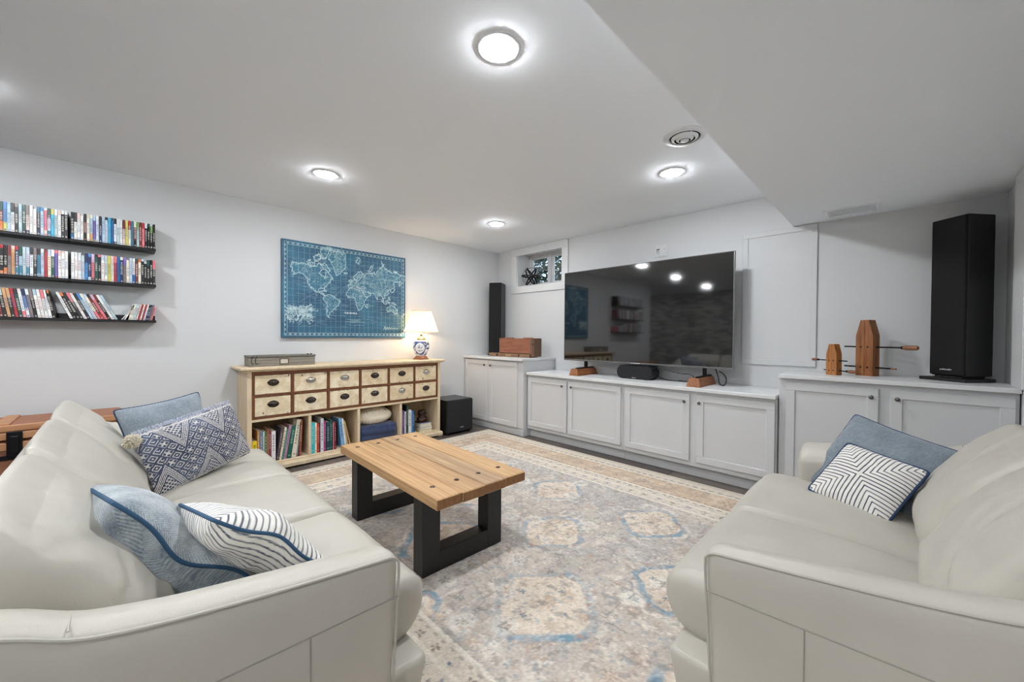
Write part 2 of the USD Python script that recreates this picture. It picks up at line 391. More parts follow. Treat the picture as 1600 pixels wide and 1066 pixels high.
# ------------------------------------------------------------------ built-in cabinets
def door(parent, x0, x1, z0, z1, yf, knob_x, knob_z, st=.055):
    """shaker door, front face at yf"""
    d = part('door', cat(box(x0, x1, yf, yf+.02, z0, z0+st, .0025), box(x0, x1, yf, yf+.02, z1-st, z1, .0025),
                         box(x0, x0+st, yf, yf+.02, z0+st, z1-st, .0025), box(x1-st, x1, yf, yf+.02, z0+st, z1-st, .0025)), CABW, parent, smooth=False)
    part('panel', plain(x0+st-.004, x1-st+.004, yf+.010, yf+.017, z0+st-.004, z1-st+.004), CABW, d, smooth=False)
    k = lathe([(.004, 0), (.0045, .008), (.006, .012), (.013, .017), (.0135, .021), (.011, .025), (.005, .027), (0, .0272)], 20)
    part('knob', basis(k, (1, 0, 0), (0, 0, 1), (0, -1, 0), (knob_x, yf, knob_z)), NICKEL, d, smooth=40)

def cabinet(label, x0, x1, yfr, ztop, doors, toe_y, group=None):
    """doors: (x0, x1, z0, z1, knob_x, knob_z) in world coordinates"""
    cx = (x0+x1)/2
    c = thing('cabinet', label, 'cabinet', loc=(cx, yfr, 0), group=group)
    yb = YN-.003-yfr
    part('body', box(x0-cx+.001, x1-cx-.001, 0, yb, .095, ztop, .002), CABW, c, smooth=False)
    part('toe_kick', cat(box(x0-cx+.001, x1-cx-.001, toe_y-yfr, toe_y-yfr+.02, 0, .07, .002), box(x0-cx+.001, x1-cx-.001, toe_y-yfr+.006, toe_y-yfr+.02, .06, .096, .004)), CABW, c, smooth=False)
    for a, b, z0, z1, kx, kz in doors: door(c, a-cx, b-cx, z0, z1, -.02, kx-cx, kz)
    return c
XL, XM, XR = -3.092, -1.855, -.607
ca = cabinet('tall white two-door cabinet in the far left corner under the left speaker', XW+.002, XL, 3.322, .885,
        [(-4.155, -3.688, .098, .868, -3.745, .809), (-3.682, -3.180, .098, .868, -3.632, .809)], 3.335)
part('base_return', box(XL-(XW+.002+XL)/2-.012, XL-(XW+.002+XL)/2+.0005, .0, .58, 0, .10, .003), CABW, ca, smooth=False)
cabinet('low white cabinet under the left half of the television', XL+.002, XM, 3.392, .727,
        [(-3.070, -2.512, .138, .70, -2.562, .641), (-2.490, -1.872, .138, .70, -2.440, .641)], 3.44)
cabinet('low white cabinet under the right half of the television', XM, XR-.012, 3.392, .727,
        [(-1.826, -1.234, .138, .70, -1.272, .636), (-1.178, -.628, .138, .70, -1.152, .636)], 3.44)
cabinet('tall white cabinet at the right under the large speaker', XR-.01, XE-.004, 3.432, .885,
        [(-.572, -.080, .12, .857, -.114, .801), (-.027, .462, .12, .857, .006, .801)], 3.47)
def worktop(label, x0, x1, y0, z0, z1):
    cx = (x0+x1)/2
    t = thing('worktop', label, 'worktop', loc=(cx, y0, z0))
    part('slab', box(x0-cx, x1-cx, 0, YN-.003-y0, .0, z1-z0, .003), TOPW, t, smooth=False)
    return t
worktop('white worktop of the tall left cabinet under the wooden case', XW+.003, XL+.012, 3.281, .886, .914)
worktop('long low white worktop the television stands on', XL+.014, XR-.014, 3.354, .728, .757)
worktop('white worktop at the right holding the wooden clamps', XR-.012, XE-.003, 3.394, .886, .914)
# ------------------------------------------------------------------ wall shelves and disc cases
SHX = XW+.143                           # front plane of the disc cases
SH = [(1.806, 'top'), (1.533, 'middle'), (1.262, 'bottom')]     # underside heights
SY0, SYJ, SY1 = -.935, -.232, .207
for z, nm in SH:
    for k, (a, b) in enumerate(((SYJ+.001, SY1), (SY0, SYJ-.001))):
        t = thing('wall_shelf', f'{"right" if k == 0 else "left"} black ledge of the {nm} wall shelf holding disc cases', 'wall shelf', loc=(XW, (a+b)/2, z), group='black wall shelves')
        h = (b-a)/2
        part('ledge', box(0, .15, -h, h, 0, .012, .001), BLACKP, t, smooth=False)
        part('back_rail', box(0, .008, -h, h, .012, .055, .001), BLACKP, t, smooth=False)
        part('front_lip', box(.146, .15, -h, h, .012, .017, .0008), BLACKP, t, smooth=False)

PAL = {'w': (236, 236, 232), 'W': (222, 226, 228), 'c': (232, 226, 206), 'k': (26, 25, 26), 'K': (44, 46, 50), 'b': (78, 138, 196), 'B': (26, 98, 160), 'p': (176, 200, 218),
       'P': (196, 206, 222), 'n': (40, 52, 92), 'r': (178, 50, 56), 'R': (120, 52, 54), 'k2': (0, 0, 0), 'y': (206, 202, 104), 'g': (42, 84, 78), 'G': (120, 158, 96), 't': (186, 206, 208),
       'm': (206, 176, 200), 'v': (118, 100, 168), 'o': (206, 158, 112), 'O': (210, 118, 60), 'q': (134, 120, 116), 's': (222, 196, 190), 'x': (226, 120, 130), 'C': (72, 178, 214), 'T': (60, 120, 146)}
NAME = {'w': 'white', 'W': 'off-white', 'c': 'cream', 'k': 'black', 'K': 'dark grey', 'b': 'blue', 'B': 'strong blue', 'p': 'pale blue', 'P': 'pale lavender', 'n': 'navy', 'r': 'red', 'R': 'dark red',
        'y': 'lime yellow', 'g': 'dark green', 'G': 'green', 't': 'pale teal', 'm': 'lilac pink', 'v': 'purple', 'o': 'tan orange', 'O': 'orange', 'q': 'grey brown', 's': 'pale pink', 'x': 'pink', 'C': 'sky blue', 'T': 'teal blue'}
DISC = colmat('disc_case_print', .32, spec=.5)
ORD = lambda n: f"{n}{'th' if 10 <= n % 100 <= 20 else {1: 'st', 2: 'nd', 3: 'rd'}.get(n % 10, 'th')}"

def disc_case(y, z, code, w, h, d, tilt, label, group, name='disc_case', seed=0):
    """code: letters = spine colours from the top down; spine faces +x; y, z = lower left corner of the spine"""
    r = np.random.default_rng(seed)
    main = code[0]
    nb = 9
    zz = np.linspace(0, h, nb+1); zz[1:-1] += r.uniform(-.006, .006, nb-1)
    base = np.array(lin(PAL[main]))
    cols = np.repeat(base[None], nb, 0)*r.uniform(.82, 1.08, (nb, 1))
    if len(code) > 1: cols[-int(r.integers(1, 4)):] = lin(PAL[code[1]])
    if len(code) > 2: cols[:int(r.integers(1, 4))] = lin(PAL[code[2]])
    dark = base.mean() < .15
    v, f, c = [], [], []
    def quad(a, col):
        n = len(v); v.extend(a); f.extend([[n, n+1, n+2], [n, n+2, n+3]]); c.extend([col]*4)
    e = .0006
    for k in range(nb):
        quad([[d, e, zz[k]], [d, w-e, zz[k]], [d, w-e, zz[k+1]], [d, e, zz[k+1]]], cols[k])
    # lettering marks on the spine
    ink = np.array(lin((226, 222, 212) if dark else [(70, 70, 80), (170, 70, 76), (70, 96, 150), (100, 100, 100)][int(r.integers(4))]))
    za = h*r.uniform(.25, .4); zb = h*r.uniform(.6, .8); q = za
    while q < zb:
        l = r.uniform(.004, .012); a = r.uniform(.15, .3)*w
        quad([[d+.0002, a, q], [d+.0002, w-a, q], [d+.0002, w-a, q+l], [d+.0002, a, q+l]], ink*.5+base*.5); q += l+r.uniform(.002, .006)
    quad([[d+.0002, w*.25, .008], [d+.0002, w*.75, .008], [d+.0002, w*.75, .018], [d+.0002, w*.25, .018]], ink*.5+base*.5)
    shell = np.array(lin((24, 24, 26))) if dark or r.random() < .6 else np.array(lin((190, 192, 196)))
    quad([[d, e, 0], [d, e, h], [0, 0, h], [0, 0, 0]], cols.mean(0)*.8)
    quad([[d, w-e, 0], [0, w, 0], [0, w, h], [d, w-e, h]], cols.mean(0)*.8)
    quad([[0, 0, h], [d, e, h], [d, w-e, h], [0, w, h]], shell)
    quad([[0, 0, 0], [0, w, 0], [d, w-e, 0], [d, e, 0]], shell)
    quad([[0, 0, 0], [0, 0, h], [0, w, h], [0, w, 0]], shell)
    v = np.array(v, float)
    lift = max(0, -w*math.sin(math.radians(tilt)))
    prim = thing_mesh(name, (v, f), DISC, (SHX-d, y, z+lift), np.array(c), label, 'disc case', group, rotx=tilt)
    return prim

def thing_mesh(name, mesh, mt, loc, col, label, cat_, group=None, smooth=False, rotx=0):
    """a thing that is one mesh, placed by its own transform"""
    n = part(name, mesh, mt, None, smooth=smooth, col=col, label=label, cat=cat_, group=group)
    xf = UsdGeom.Xformable(n.prim); xf.AddTranslateOp().Set(Gf.Vec3d(*map(float, loc)))
    if rotx: xf.AddRotateXOp().Set(float(rotx))
    return n

ROWS = {   # listed from the right end to the left; spine code = main colour, lower patch, upper patch
 0: 'k,kG,kg,kW,xr,R,tG,Rck,T,cr,yy,sR,W,tW,WKk,Bn,C,PK,p,nK,PW,vpy,pco,c,qKk,w,wsP,wKc,kkB,|,KW,KW,ws,tW,CyC,PgT,xWs,pbP,KTn,w,w,sqn,ggK,tp,Kq,tKw,p,bby,RgO,wK,k,bW,c,ro,kW,P,wt,gk,np,w,K,y,sR,bk,w,kc,R,p,wK,T,n,c',
 1: 'Kx,k,kg,kW,Kp,cO,RgK,WwB,P,c,qv,nc,B,rxr,cs,yy,tPw,wP,KxR,gK,xmK,nbP,bn,pt,W,w,w,|,w,ws,ws,vxr,gW,cP,rR,pW,TKp,KqK,WK,PpT,tt,pgT,nrT,oso,qRq,kkO,krO,kc,cyo,mv,w,k,bW,c,ro,kW,W,P,wt,gk,np,w,K,y,sR,bk,w,kc,R,p,wK,n,c',
}
ID = 0
for row, codes in ROWS.items():
    z = SH[row][0]+.0125
    y = SY1-.003; n = 0; wr_ = (SY1-SYJ-.012)/codes.split(',').index('|')-.0004
    for c in codes.split(','):
        if c == '|':
            y = SYJ-.004; continue
        w = wr_ if y > SYJ else .0146
        if y-w < SY0+.01: break
        n += 1; ID += 1
        y -= w+.0004
        disc_case(y, z, c, w, .189 if rng.random() < .93 else .172, .134, 0, f"{NAME[c[0]]} disc case, {ORD(n)} from the right end of the {SH[row][1]} shelf", f'disc cases on the {SH[row][1]} shelf', seed=ID)
# bottom row: slanted cases, then small jewel cases at the right end
z = SH[2][0]+.0125
ycd = SY1-.022; n = 0
for c, w, tl in [('xs', .010, -12), ('q', .0095, -12), ('n', .0095, -12), ('nK', .0095, -12), ('w', .0095, -12), ('r', .0095, -12), ('w', .0095, -12), ('r', .0095, -12), ('s', .0095, -12), ('t', .019, -12), ('c', .0095, -12), ('c', .0095, -12), ('w', .009, -25), ('w', .007, -32)]:
    n += 1; ID += 1
    if n == 13: ycd -= .014
    if n == 14: ycd -= .006
    ycd -= w+.0006
    disc_case(ycd-.0, z, c, w, .123, .138, tl, f'small {NAME[c[0]]} disc jewel case, {ORD(n)} from the right end of the bottom shelf', 'small jewel cases on the bottom shelf', 'jewel_case', seed=ID+500)
yl = ycd-.012; n = 0
lean = 'tp,w,kR,xm,RKr,cPx,Pc,pb,KK,ws,KxK,kK,kO,wW'.split(',')
for k, c in enumerate(lean):
    n += 1; ID += 1; tl = 25-k*.35
    yl -= .0148/math.cos(math.radians(tl))+.0006
    disc_case(yl, z, c, .0146, .189, .134, tl, f'{NAME[c[0]]} disc case leaning left, {ORD(n)} of the slanted row right of the gap', 'slanted disc cases on the bottom shelf', seed=ID)
yl -= .062; n = 0
for k, c in enumerate('kO,w,wx,w,wp,kq,qW,bnW,wsx,gK,rr,Ko,o,Kt,R,pst,rx,w,K,b,kW,c,T,n,sR,w,k,P,gk,y,bk,w,R,p'.split(',')):
    n += 1; ID += 1; tl = 8 if k else 10
    if yl < SY0+.05: break
    yl -= .0147/math.cos(math.radians(tl))+.0006
    disc_case(yl, z, c, .0146, .189, .134, tl, f'{NAME[c[0]]} disc case, {ORD(n)} left of the dark gap on the bottom shelf', 'disc cases on the bottom shelf', seed=ID)

# ------------------------------------------------------------------ world map
MW, MH = 1.301, .938
my0, mz0 = 1.089, 1.150
COAST = '''-168 66,-162 70,-156 71,-140 70,-128 70,-115 68,-100 68,-95 72,-85 69,-82 66,-87 64,-94 60,-90 57,-82 55,-80 51,-78 56,-78 62,-72 62,-65 59,-60 55,-56 52,-65 49,-64 46,-70 43,-74 40,-76 35,-81 31,-80 26,-82 28,-84 30,-90 29,-97 27,-97 22,-94 18,-90 21,-87 21,-88 16,-83 15,-83 10,-79 9,-76 8,-72 12,-62 10,-52 5,-50 0,-44 -3,-35 -6,-39 -15,-41 -22,-48 -27,-54 -34,-58 -38,-65 -42,-66 -48,-69 -52,-66 -55,-73 -52,-74 -45,-73 -37,-70 -25,-71 -18,-76 -14,-81 -5,-80 1,-77 5,-80 8,-86 11,-94 16,-105 20,-108 26,-114 31,-112 25,-117 32,-122 37,-124 43,-124 48,-130 54,-137 59,-146 61,-152 59,-158 56,-163 55,-157 58,-165 61,-162 64,-168 66
-45 60,-52 66,-55 70,-60 75,-70 77,-60 82,-35 83,-20 81,-20 74,-25 70,-35 66,-42 61,-45 60
-24 66,-18 66,-14 65,-19 63,-23 64,-24 66
-6 36,-9 38,-9 43,-2 44,-1 46,-5 48,2 51,8 54,8 57,11 56,10 54,14 54,20 55,24 58,29 60,22 61,25 65,22 66,17 61,19 60,15 56,12 56,10 59,5 60,5 62,13 66,20 70,28 71,40 67,33 66,40 64,45 68,60 69,68 69,73 72,75 68,80 73,100 77,113 74,130 71,140 73,160 70,170 70,180 69,178 64,170 60,163 56,157 51,156 57,163 62,155 59,142 59,135 54,141 52,140 47,132 43,128 40,129 35,126 35,125 39,121 40,118 38,122 37,119 34,122 30,118 24,110 21,106 19,109 13,105 9,101 13,100 8,104 1,101 3,98 8,98 16,94 17,90 22,87 21,80 15,80 10,77 8,73 17,72 21,67 25,57 26,51 29,48 30,51 24,56 25,59 22,52 15,44 13,39 20,35 28,34 31,36 36,30 36,27 38,29 41,41 41,38 45,33 45,29 45,28 41,24 40,23 36,19 41,13 45,18 40,16 38,12 42,9 44,3 42,-1 38,-6 36
-6 36,10 37,11 33,20 31,32 31,35 24,38 18,43 12,51 12,46 3,40 -4,40 -15,35 -20,33 -26,28 -33,20 -35,18 -32,12 -17,13 -8,9 -1,9 4,4 6,-8 4,-13 9,-17 14,-16 22,-10 30,-6 36
49 -12,50 -16,47 -25,44 -24,44 -17,49 -12
-5 50,1 51,0 54,-2 57,-5 58,-3 54,-5 50
-10 52,-6 52,-6 55,-10 54,-10 52
114 -22,122 -18,130 -12,137 -12,136 -15,141 -17,142 -11,146 -19,153 -26,150 -37,144 -38,138 -35,131 -31,124 -33,116 -35,114 -22
95 5,104 -3,105 -6,100 -2,95 5
109 1,117 7,118 1,114 -4,109 1
105 -7,114 -8,108 -8,105 -7
119 1,125 1,121 -1,123 -5,119 -5,119 1
131 -1,141 -3,150 -10,143 -9,138 -8,131 -1
120 18,122 17,124 13,126 8,122 7,120 18
130 32,135 34,140 36,142 40,145 44,141 44,139 38,132 35,130 32
173 -41,178 -38,174 -36,173 -41
167 -46,172 -44,173 -41,167 -46
80 10,82 7,80 6,80 10
-84 22,-78 22,-74 20,-78 20,-84 22
-90 73,-80 74,-72 71,-64 66,-68 63,-75 65,-85 70,-90 73
-118 73,-105 73,-105 69,-117 70,-118 73
-125 74,-117 75,-123 71,-125 74
-90 82,-62 83,-78 76,-90 77,-90 82
-110 78,-95 80,-90 76,-105 75,-110 78
52 71,56 74,68 77,58 71,52 71
12 79,25 80,20 77,12 79
95 80,105 79,98 78,95 80
138 75,150 75,143 73,138 75'''
def world_map():
    nu, nv = 520, 375
    U, V = np.meshgrid(np.linspace(0, 1, nu+1), np.linspace(0, 1, nv+1), indexing='ij')
    P = np.stack([U*MW, V*MH, 0*U], -1)
    nz = meshkit.fbm(P*6+3, 4, 11); nz2 = meshkit.fbm(P*28, 3, 5)
    deep, mid, land = np.array(lin((42, 82, 110))), np.array(lin((48, 108, 134))), np.array(lin((68, 130, 150)))
    col = deep+(mid-deep)*np.clip((nz-.3)*2.2+(.5-V)*.3, 0, 1)[..., None]
    ink = np.zeros_like(U)
    r = np.random.default_rng(4)
    def merc(la): return np.log(np.tan(np.pi/4+np.radians(np.clip(la, -84, 84))/2))
    def uv(lo, la): return (np.asarray(lo)/370+.512), (1.5565+.178*merc(np.asarray(la))-mz0)/MH
    def line(us, vs, val, wide=0.):
        d = np.hypot(np.diff(us)*MW, np.diff(vs)*MH)
        for k in range(len(d)):
            m = max(2, int(d[k]/.0012)); s = np.linspace(0, 1, m)
            i = np.rint((us[k]+(us[k+1]-us[k])*s)*nu).astype(int); j = np.rint((vs[k]+(vs[k+1]-vs[k])*s)*nv).astype(int)
            ok = (i > 2) & (i < nu-2) & (j > 2) & (j < nv-2); i, j = i[ok], j[ok]
            np.maximum.at(ink, (i, j), val)
            if wide:
                for di, dj in ((1, 0), (0, 1), (-1, 0), (0, -1)): np.maximum.at(ink, (i+di, j+dj), val*wide)
    # land: polygons jittered into coastlines, with a lighter land tint and inner rivers and borders
    from shapely.geometry import Polygon, Point
    from shapely import contains_xy
    pos = []
    for ln in COAST.split('\n'):
        p = np.array([[float(x) for x in q.split()] for q in ln.split(',')])
        t = np.r_[0, np.cumsum(np.hypot(*np.diff(p, axis=0).T))]; m = int(t[-1]/.9)+8; s = np.linspace(0, t[-1], m)
        q = np.stack([np.interp(s, t, p[:, k]) for k in (0, 1)], 1)
        jit = r.normal(size=(m, 2)).cumsum(0); jit -= np.linspace(0, 1, m)[:, None]*jit[-1]; q += np.clip(jit*.25, -1.6, 1.6)+r.normal(size=(m, 2))*.35
        us, vs = uv(q[:, 0], q[:, 1]); line(us, vs, .78, .55)
        pg = Polygon(np.stack([us, vs], 1)).buffer(0)
        inside = contains_xy(pg, U.ravel(), V.ravel()).reshape(U.shape)
        col[inside] += (land-col[inside])*.4
        x0, y0, x1, y1 = pg.bounds
        for k in range(int(pg.area*5200)):
            a = r.uniform(x0, x1), r.uniform(y0, y1)
            if not contains_xy(pg, *a): continue
            w = np.cumsum(np.vstack([a, r.normal(size=(int(r.integers(5, 13)), 2))*[.006, .008]]), 0)
            line(w[:, 0], w[:, 1], r.uniform(.2, .55))
    # currents, place names and routes over the sea
    for k in range(330):
        a = r.uniform(.05, .95), r.uniform(.12, .84); L = r.uniform(.015, .06)
        x = np.linspace(a[0], a[0]+L, 9); line(x, a[1]+.004*np.sin(x*60+k), r.uniform(.12, .4))
    for a, b in (((.1, .55), (.36, .42)), ((.36, .42), (.5, .62)), ((.13, .38), (.3, .5)), ((.5, .62), (.6, .3)), ((.68, .42), (.9, .4)), ((.42, .48), (.56, .7))):
        x = np.linspace(a[0], b[0], 30); line(x, np.linspace(a[1], b[1], 30)+.02*np.sin(np.linspace(0, PI, 30)), .3)
    # inset of islands lower left
    for k in range(150):
        a = (r.uniform(.035, .21), r.uniform(.17, .32)); w = np.cumsum(np.vstack([a, r.normal(size=(8, 2))*[.006, .008]]), 0); line(w[:, 0], w[:, 1], r.uniform(.5, .9), .3)
    # graticule, border and scale ticks
    for k in range(25): x = .037+k*.926/24; line(np.array([x, x]), np.array([.045, .955]), .30)
    for k in range(15): y = .05+k*.9/14; line(np.array([.037, .963]), np.array([y, y]), .22)
    for m_, v_ in ((.018, .55), (.036, .6)):
        n_ = m_*1.35
        line(np.array([m_, 1-m_, 1-m_, m_, m_]), np.array([n_, n_, 1-n_, 1-n_, n_]), v_, .2)
    bw = (np.minimum(U, 1-U)*1.3 < .036) & (np.minimum(U, 1-U)*1.3 > .022) | (np.minimum(V, 1-V) < .044) & (np.minimum(V, 1-V) > .026)
    dash = (np.floor(U*60)+np.floor(V*42)) % 2 == 0
    inb = (U > .016) & (U < .984) & (V > .024) & (V < .976)
    ink = np.where(bw & inb & dash, np.maximum(ink, .4), ink)
    # signature scrawl and imprint lines, lower right and centre
    x = np.linspace(.79, .93, 90); line(x, .115+.022*np.sin(x*300)*np.exp(-(x-.79)*9)-.02*(x-.79), .85, .3)
    for y_, a, b, v_ in ((.205, .47, .59, .5), (.192, .5, .57, .4), (.18, .46, .62, .45)):
        x = np.linspace(a, b, 120); line(x, y_+.003*np.sign(np.sin(x*700)), v_)
    ink = np.clip(ink*(.72+.5*nz2), 0, 1)
    col = col*(1-ink[..., None])+np.array(lin((202, 226, 228)))*ink[..., None]
    return P, col, grid(nu, nv)
mp = thing('world_map', 'blue world map printed on a stretched canvas with pale coastlines', 'wall map', loc=(XW, my0, mz0))
P_, C_, F_ = world_map()
# local x out of the wall, y along it, z up
Vm = np.stack([np.full(P_.shape[:2], .0323), P_[..., 0], P_[..., 1]], -1).reshape(-1, 3)
part('canvas', box(.002, .032, 0, MW, 0, MH, .003), mat('canvas_edge', (70, 100, 124), .75), mp, smooth=False)
part('map_print', (Vm, F_), colmat('map_print_ink', .55), mp, smooth=False, col=C_.reshape(-1, 3), label='blue printed map face')
def letters(txt, h, ex, ey, ez, o, bold=True, depth=.0004, centre=True):
    m = meshkit.text_mesh(txt, h, depth, bold)
    if centre: m.apply_translation((-(m.bounds[0, 0]+m.bounds[1, 0])/2, 0, 0))
    return basis(m, ex, ey, ez, o)
part('title_lettering', letters('THE WORLD', .017, (0, 1, 0), (0, 0, 1), (1, 0, 0), (.0324, .655, .252)), mat('map_title_ink', (220, 232, 232), .6), mp, smooth=False)

# ------------------------------------------------------------------ apothecary dresser
DX, DY0, DY1 = -3.809, .748, 2.662          # front plane and ends
CREAM = mat('distressed_cream_paint', (226, 208, 178), .6, var=((14, 14, 3), (200, 178, 146), .3), bump=(50, .15, .001))
DRCREAM = [mat('drawer_cream_%d' % k, c, .55, var=((18, 18, 18), c2, .1), bump=(60, .15, .001)) for k, (c, c2) in enumerate([((232, 217, 188), (216, 198, 164)), ((224, 206, 174), (208, 186, 150)), ((236, 222, 196), (214, 194, 158))])]
BROWN = mat('stained_brown_wood', (118, 70, 38), .5, var=((4, 4, 40), (92, 52, 28), .25))
DLOC = (-3.99, 1.705, 0)
dr = thing('dresser', 'cream apothecary dresser with twelve small drawers and open book bays', 'dresser', loc=DLOC)
def DL(m): return move(m, (-DLOC[0], -DLOC[1], 0))
BX = XW+.012
bays = [(.786, 1.222), (1.246, 1.676), (1.702, 2.140), (2.166, 2.620)]
part('top_board', DL(cat(box(BX-.006, DX+.035, DY0-.052, DY1+.045, .878, .900, .004), box(BX, DX+.018, DY0-.03, DY1+.025, .864, .879, .005))), CREAM, dr, smooth=False)
part('side_panel', DL(box(BX, DX, DY0, DY0+.034, .03, .866, .002)), CREAM, dr, smooth=False)
part('side_panel', DL(box(BX, DX, DY1-.038, DY1, .03, .866, .002)), CREAM, dr, smooth=False)
part('back_panel', DL(plain(BX-.008, BX, DY0, DY1, .03, .866)), mat('dresser_back_wood', (196, 172, 134), .7), dr, smooth=False)
part('drawer_case', DL(plain(BX, DX-.022, DY0+.034, DY1-.038, .447, .864)), BROWN, dr, smooth=False)
part('front_rail', DL(box(BX, DX+.001, DY0+.03, DY1-.034, .440, .462, .002)), CREAM, dr, smooth=False)
part('bay_floor', DL(box(BX, DX+.002, DY0+.03, DY1-.034, .058, .076, .002)), CREAM, dr, smooth=False)
for a, b in ((1.222, 1.246), (1.676, 1.702), (2.140, 2.166)): part('bay_divider', DL(box(BX, DX-.001, a, b, .076, .440, .002)), CREAM, dr, smooth=False)
part('base_moulding', DL(cat(box(BX, DX+.028, DY0-.02, DY1+.0, .012, .052, .006), box(BX, DX+.014, DY0-.01, DY1, .048, .060, .004))), CREAM, dr, smooth=False)
for yy in (DY0+.01, DY1-.005):
    part('foot', DL(move(lathe([(0, 0), (.03, 0), (.04, .012), (.042, .03), (.036, .048), (.03, .056), (0, .056)], 24), (DX-.006, yy, 0))), CREAM, dr, smooth=40)
dy0, dy1, dz0, dz1 = DY0+.034, DY1-.038, .462, .852
for z0, z1 in ((dz0, dz0+.02), ((dz0+dz1)/2-.01, (dz0+dz1)/2+.01), (dz1-.02, dz1+.012)):
    part('drawer_rail', DL(box(DX-.024, DX+.001, dy0, dy1, z0, z1, .0015)), BROWN, dr, smooth=False)
colw = (dy1-dy0)/6
for k in range(7):
    yy = dy0+k*colw; a, b = yy-.011, yy+.011
    if k == 0: a, b = dy0, dy0+.018
    if k == 6: a, b = dy1-.018, dy1
    part('drawer_stile', DL(box(DX-.024, DX+.0015, a, b, dz0, dz1, .0015)), BROWN, dr, smooth=False)
def cup_pull():
    nu, nv = 20, 8
    th = np.linspace(0, PI, nu+1); ph = np.linspace(0, PI/2, nv+1)
    T, Q = np.meshgrid(th, ph, indexing='ij')
    y = np.cos(T)*.047*np.cos(Q*.0+0)*(.25+.75*np.sin(Q)); z = np.sin(T)*.030*np.sin(Q)+.0; x = np.cos(Q)*.031*np.sin(T)**.5
    v = np.stack([x, y, z], -1).reshape(-1, 3)
    f = grid(nu, nv); m = trimesh.Trimesh(v, f, process=False)
    m2 = m.copy(); m2.vertices = m2.vertices*[.88, .95, .93]; m2.invert()
    pl = lathe([(0, .0), (.044, 0), (.044, .0015), (.041, .0025), (0, .0026)], 32)
    pl = basis(pl, (0, 1, 0), (0, 0, .66), (1, 0, 0), (0, 0, .004))
    return cat(m, m2, pl)
CUP = cup_pull()
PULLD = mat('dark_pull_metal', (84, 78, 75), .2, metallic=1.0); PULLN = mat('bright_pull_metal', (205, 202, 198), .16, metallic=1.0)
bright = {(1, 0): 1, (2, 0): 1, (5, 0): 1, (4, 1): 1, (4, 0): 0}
zc = (dz0+dz1)/2
for k in range(6):
    for rr_ in range(2):
        a, b = dy0+k*colw+.0135, dy0+(k+1)*colw-.0135
        if k == 0: a = dy0+.0205
        if k == 5: b = dy1-.0205
        z0, z1 = (zc+.0125, dz1-.0225) if rr_ == 0 else (dz0+.0225, zc-.0125)
        d = part('drawer', DL(box(DX-.2, DX-.002, a, b, z0, z1, .003)), DRCREAM[int(rng.integers(3))], dr, smooth=False)
        cy, cz = (a+b)/2, (z0+z1)/2+.012
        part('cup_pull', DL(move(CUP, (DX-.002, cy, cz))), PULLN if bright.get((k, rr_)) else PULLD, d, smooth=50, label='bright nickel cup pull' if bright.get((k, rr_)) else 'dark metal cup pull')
        chips = []
        rch = np.random.default_rng(k*10+rr_)
        for q in range(7 if (k, rr_) in ((5, 0), (2, 1)) else 3):
            s = rch.uniform(.003, .008)*(1.9 if (k, rr_) == (5, 0) and q < 2 else 1)
            yy_ = rch.uniform(a+.012, b-.012); zz_ = z1-.004 if (k, rr_) == (2, 1) else rch.choice([rch.uniform(z0+.006, z0+.03), rch.uniform(z1-.02, z1-.006)])
            an = rch.uniform(0, 2*PI, 7); an.sort()
            ptsc = np.stack([yy_+np.cos(an)*s*rch.uniform(.6, 1.4, 7), np.clip(zz_+np.sin(an)*s*rch.uniform(.5, 1.1, 7), z0+.003, z1-.003)], 1)
            m = trimesh.convex.convex_hull(np.vstack([np.c_[np.full(7, DX-.0022), ptsc], np.c_[np.full(7, DX-.0016), ptsc]]))
            chips.append(m)
        part('bare_wood_chip', DL(cat(chips)), BROWN, d, smooth=False)

# books and other things in the bays
def book(y, z, w, h, d, tilt, c, label, group, x1=DX-.03, pages=(226, 216, 196), band=None):
    a = math.radians(tilt)
    t = thing('book', label, 'book', loc=(x1-d/2, y, z+max(0, -w*math.sin(a))), group=group)
    if tilt: UsdGeom.Xformable(t.prim).AddRotateXOp().Set(float(tilt))
    T = lambda m: m
    cm = mat('book_%02x%02x%02x' % tuple(c), c, .5)
    part('cover', T(cat(box(-d/2, d/2, 0, .0025, 0, h, .0008), box(-d/2, d/2, w-.0025, w, 0, h, .0008), box(d/2-.003, d/2+.001, 0, w, 0, h, .0012))), cm, t, smooth=False)
    part('pages', T(plain(-d/2+.003, d/2-.003, .0025, w-.0025, .003, h-.003)), mat('page_block', pages, .8), t, smooth=False)
    bc = tuple(int(v) for v in (np.array(c)*.5+np.array((226, 220, 206))*.5 if np.mean(c) < 150 else np.array(c)*.62+np.array((40, 34, 36))*.3))
    r = np.random.default_rng(int(sum(c)*7+w*1e4))
    marks = []; q = h*r.uniform(.3, .45)
    while q < h*.85:
        l = r.uniform(.006, .02); marks.append(plain(d/2+.0008, d/2+.0014, w*.3, w*.7, q, q+l)); q += l+r.uniform(.003, .01)
    marks.append(plain(d/2+.0008, d/2+.0014, w*.25, w*.75, h*.07, h*.1))
    part('spine_title', T(cat(marks)), mat('title_%02x%02x%02x' % tuple(bc), bc, .5), t, smooth=False, kind='stuff')
    return t
ZB = .0765
def shelf_of_books(y, lst, bay, group):
    n = 0
    for c, nm, w, h, d, tl, gap in lst:
        y += gap; n += 1
        a = math.radians(tl)
        if tl > 0: y += 0
        # tilt > 0 leans the top to the left (-y): the upper left corner must not pass its neighbour
        book(y, ZB, w, h, d, tl, c, '%s book %s, %s %s in the %s dresser bay' % (nm, 'leaning' if tl else 'upright', ORD(n), 'of the leaners' if tl > 5 else 'from the left', bay), group)
        y += w/math.cos(a)+.0012
    return y
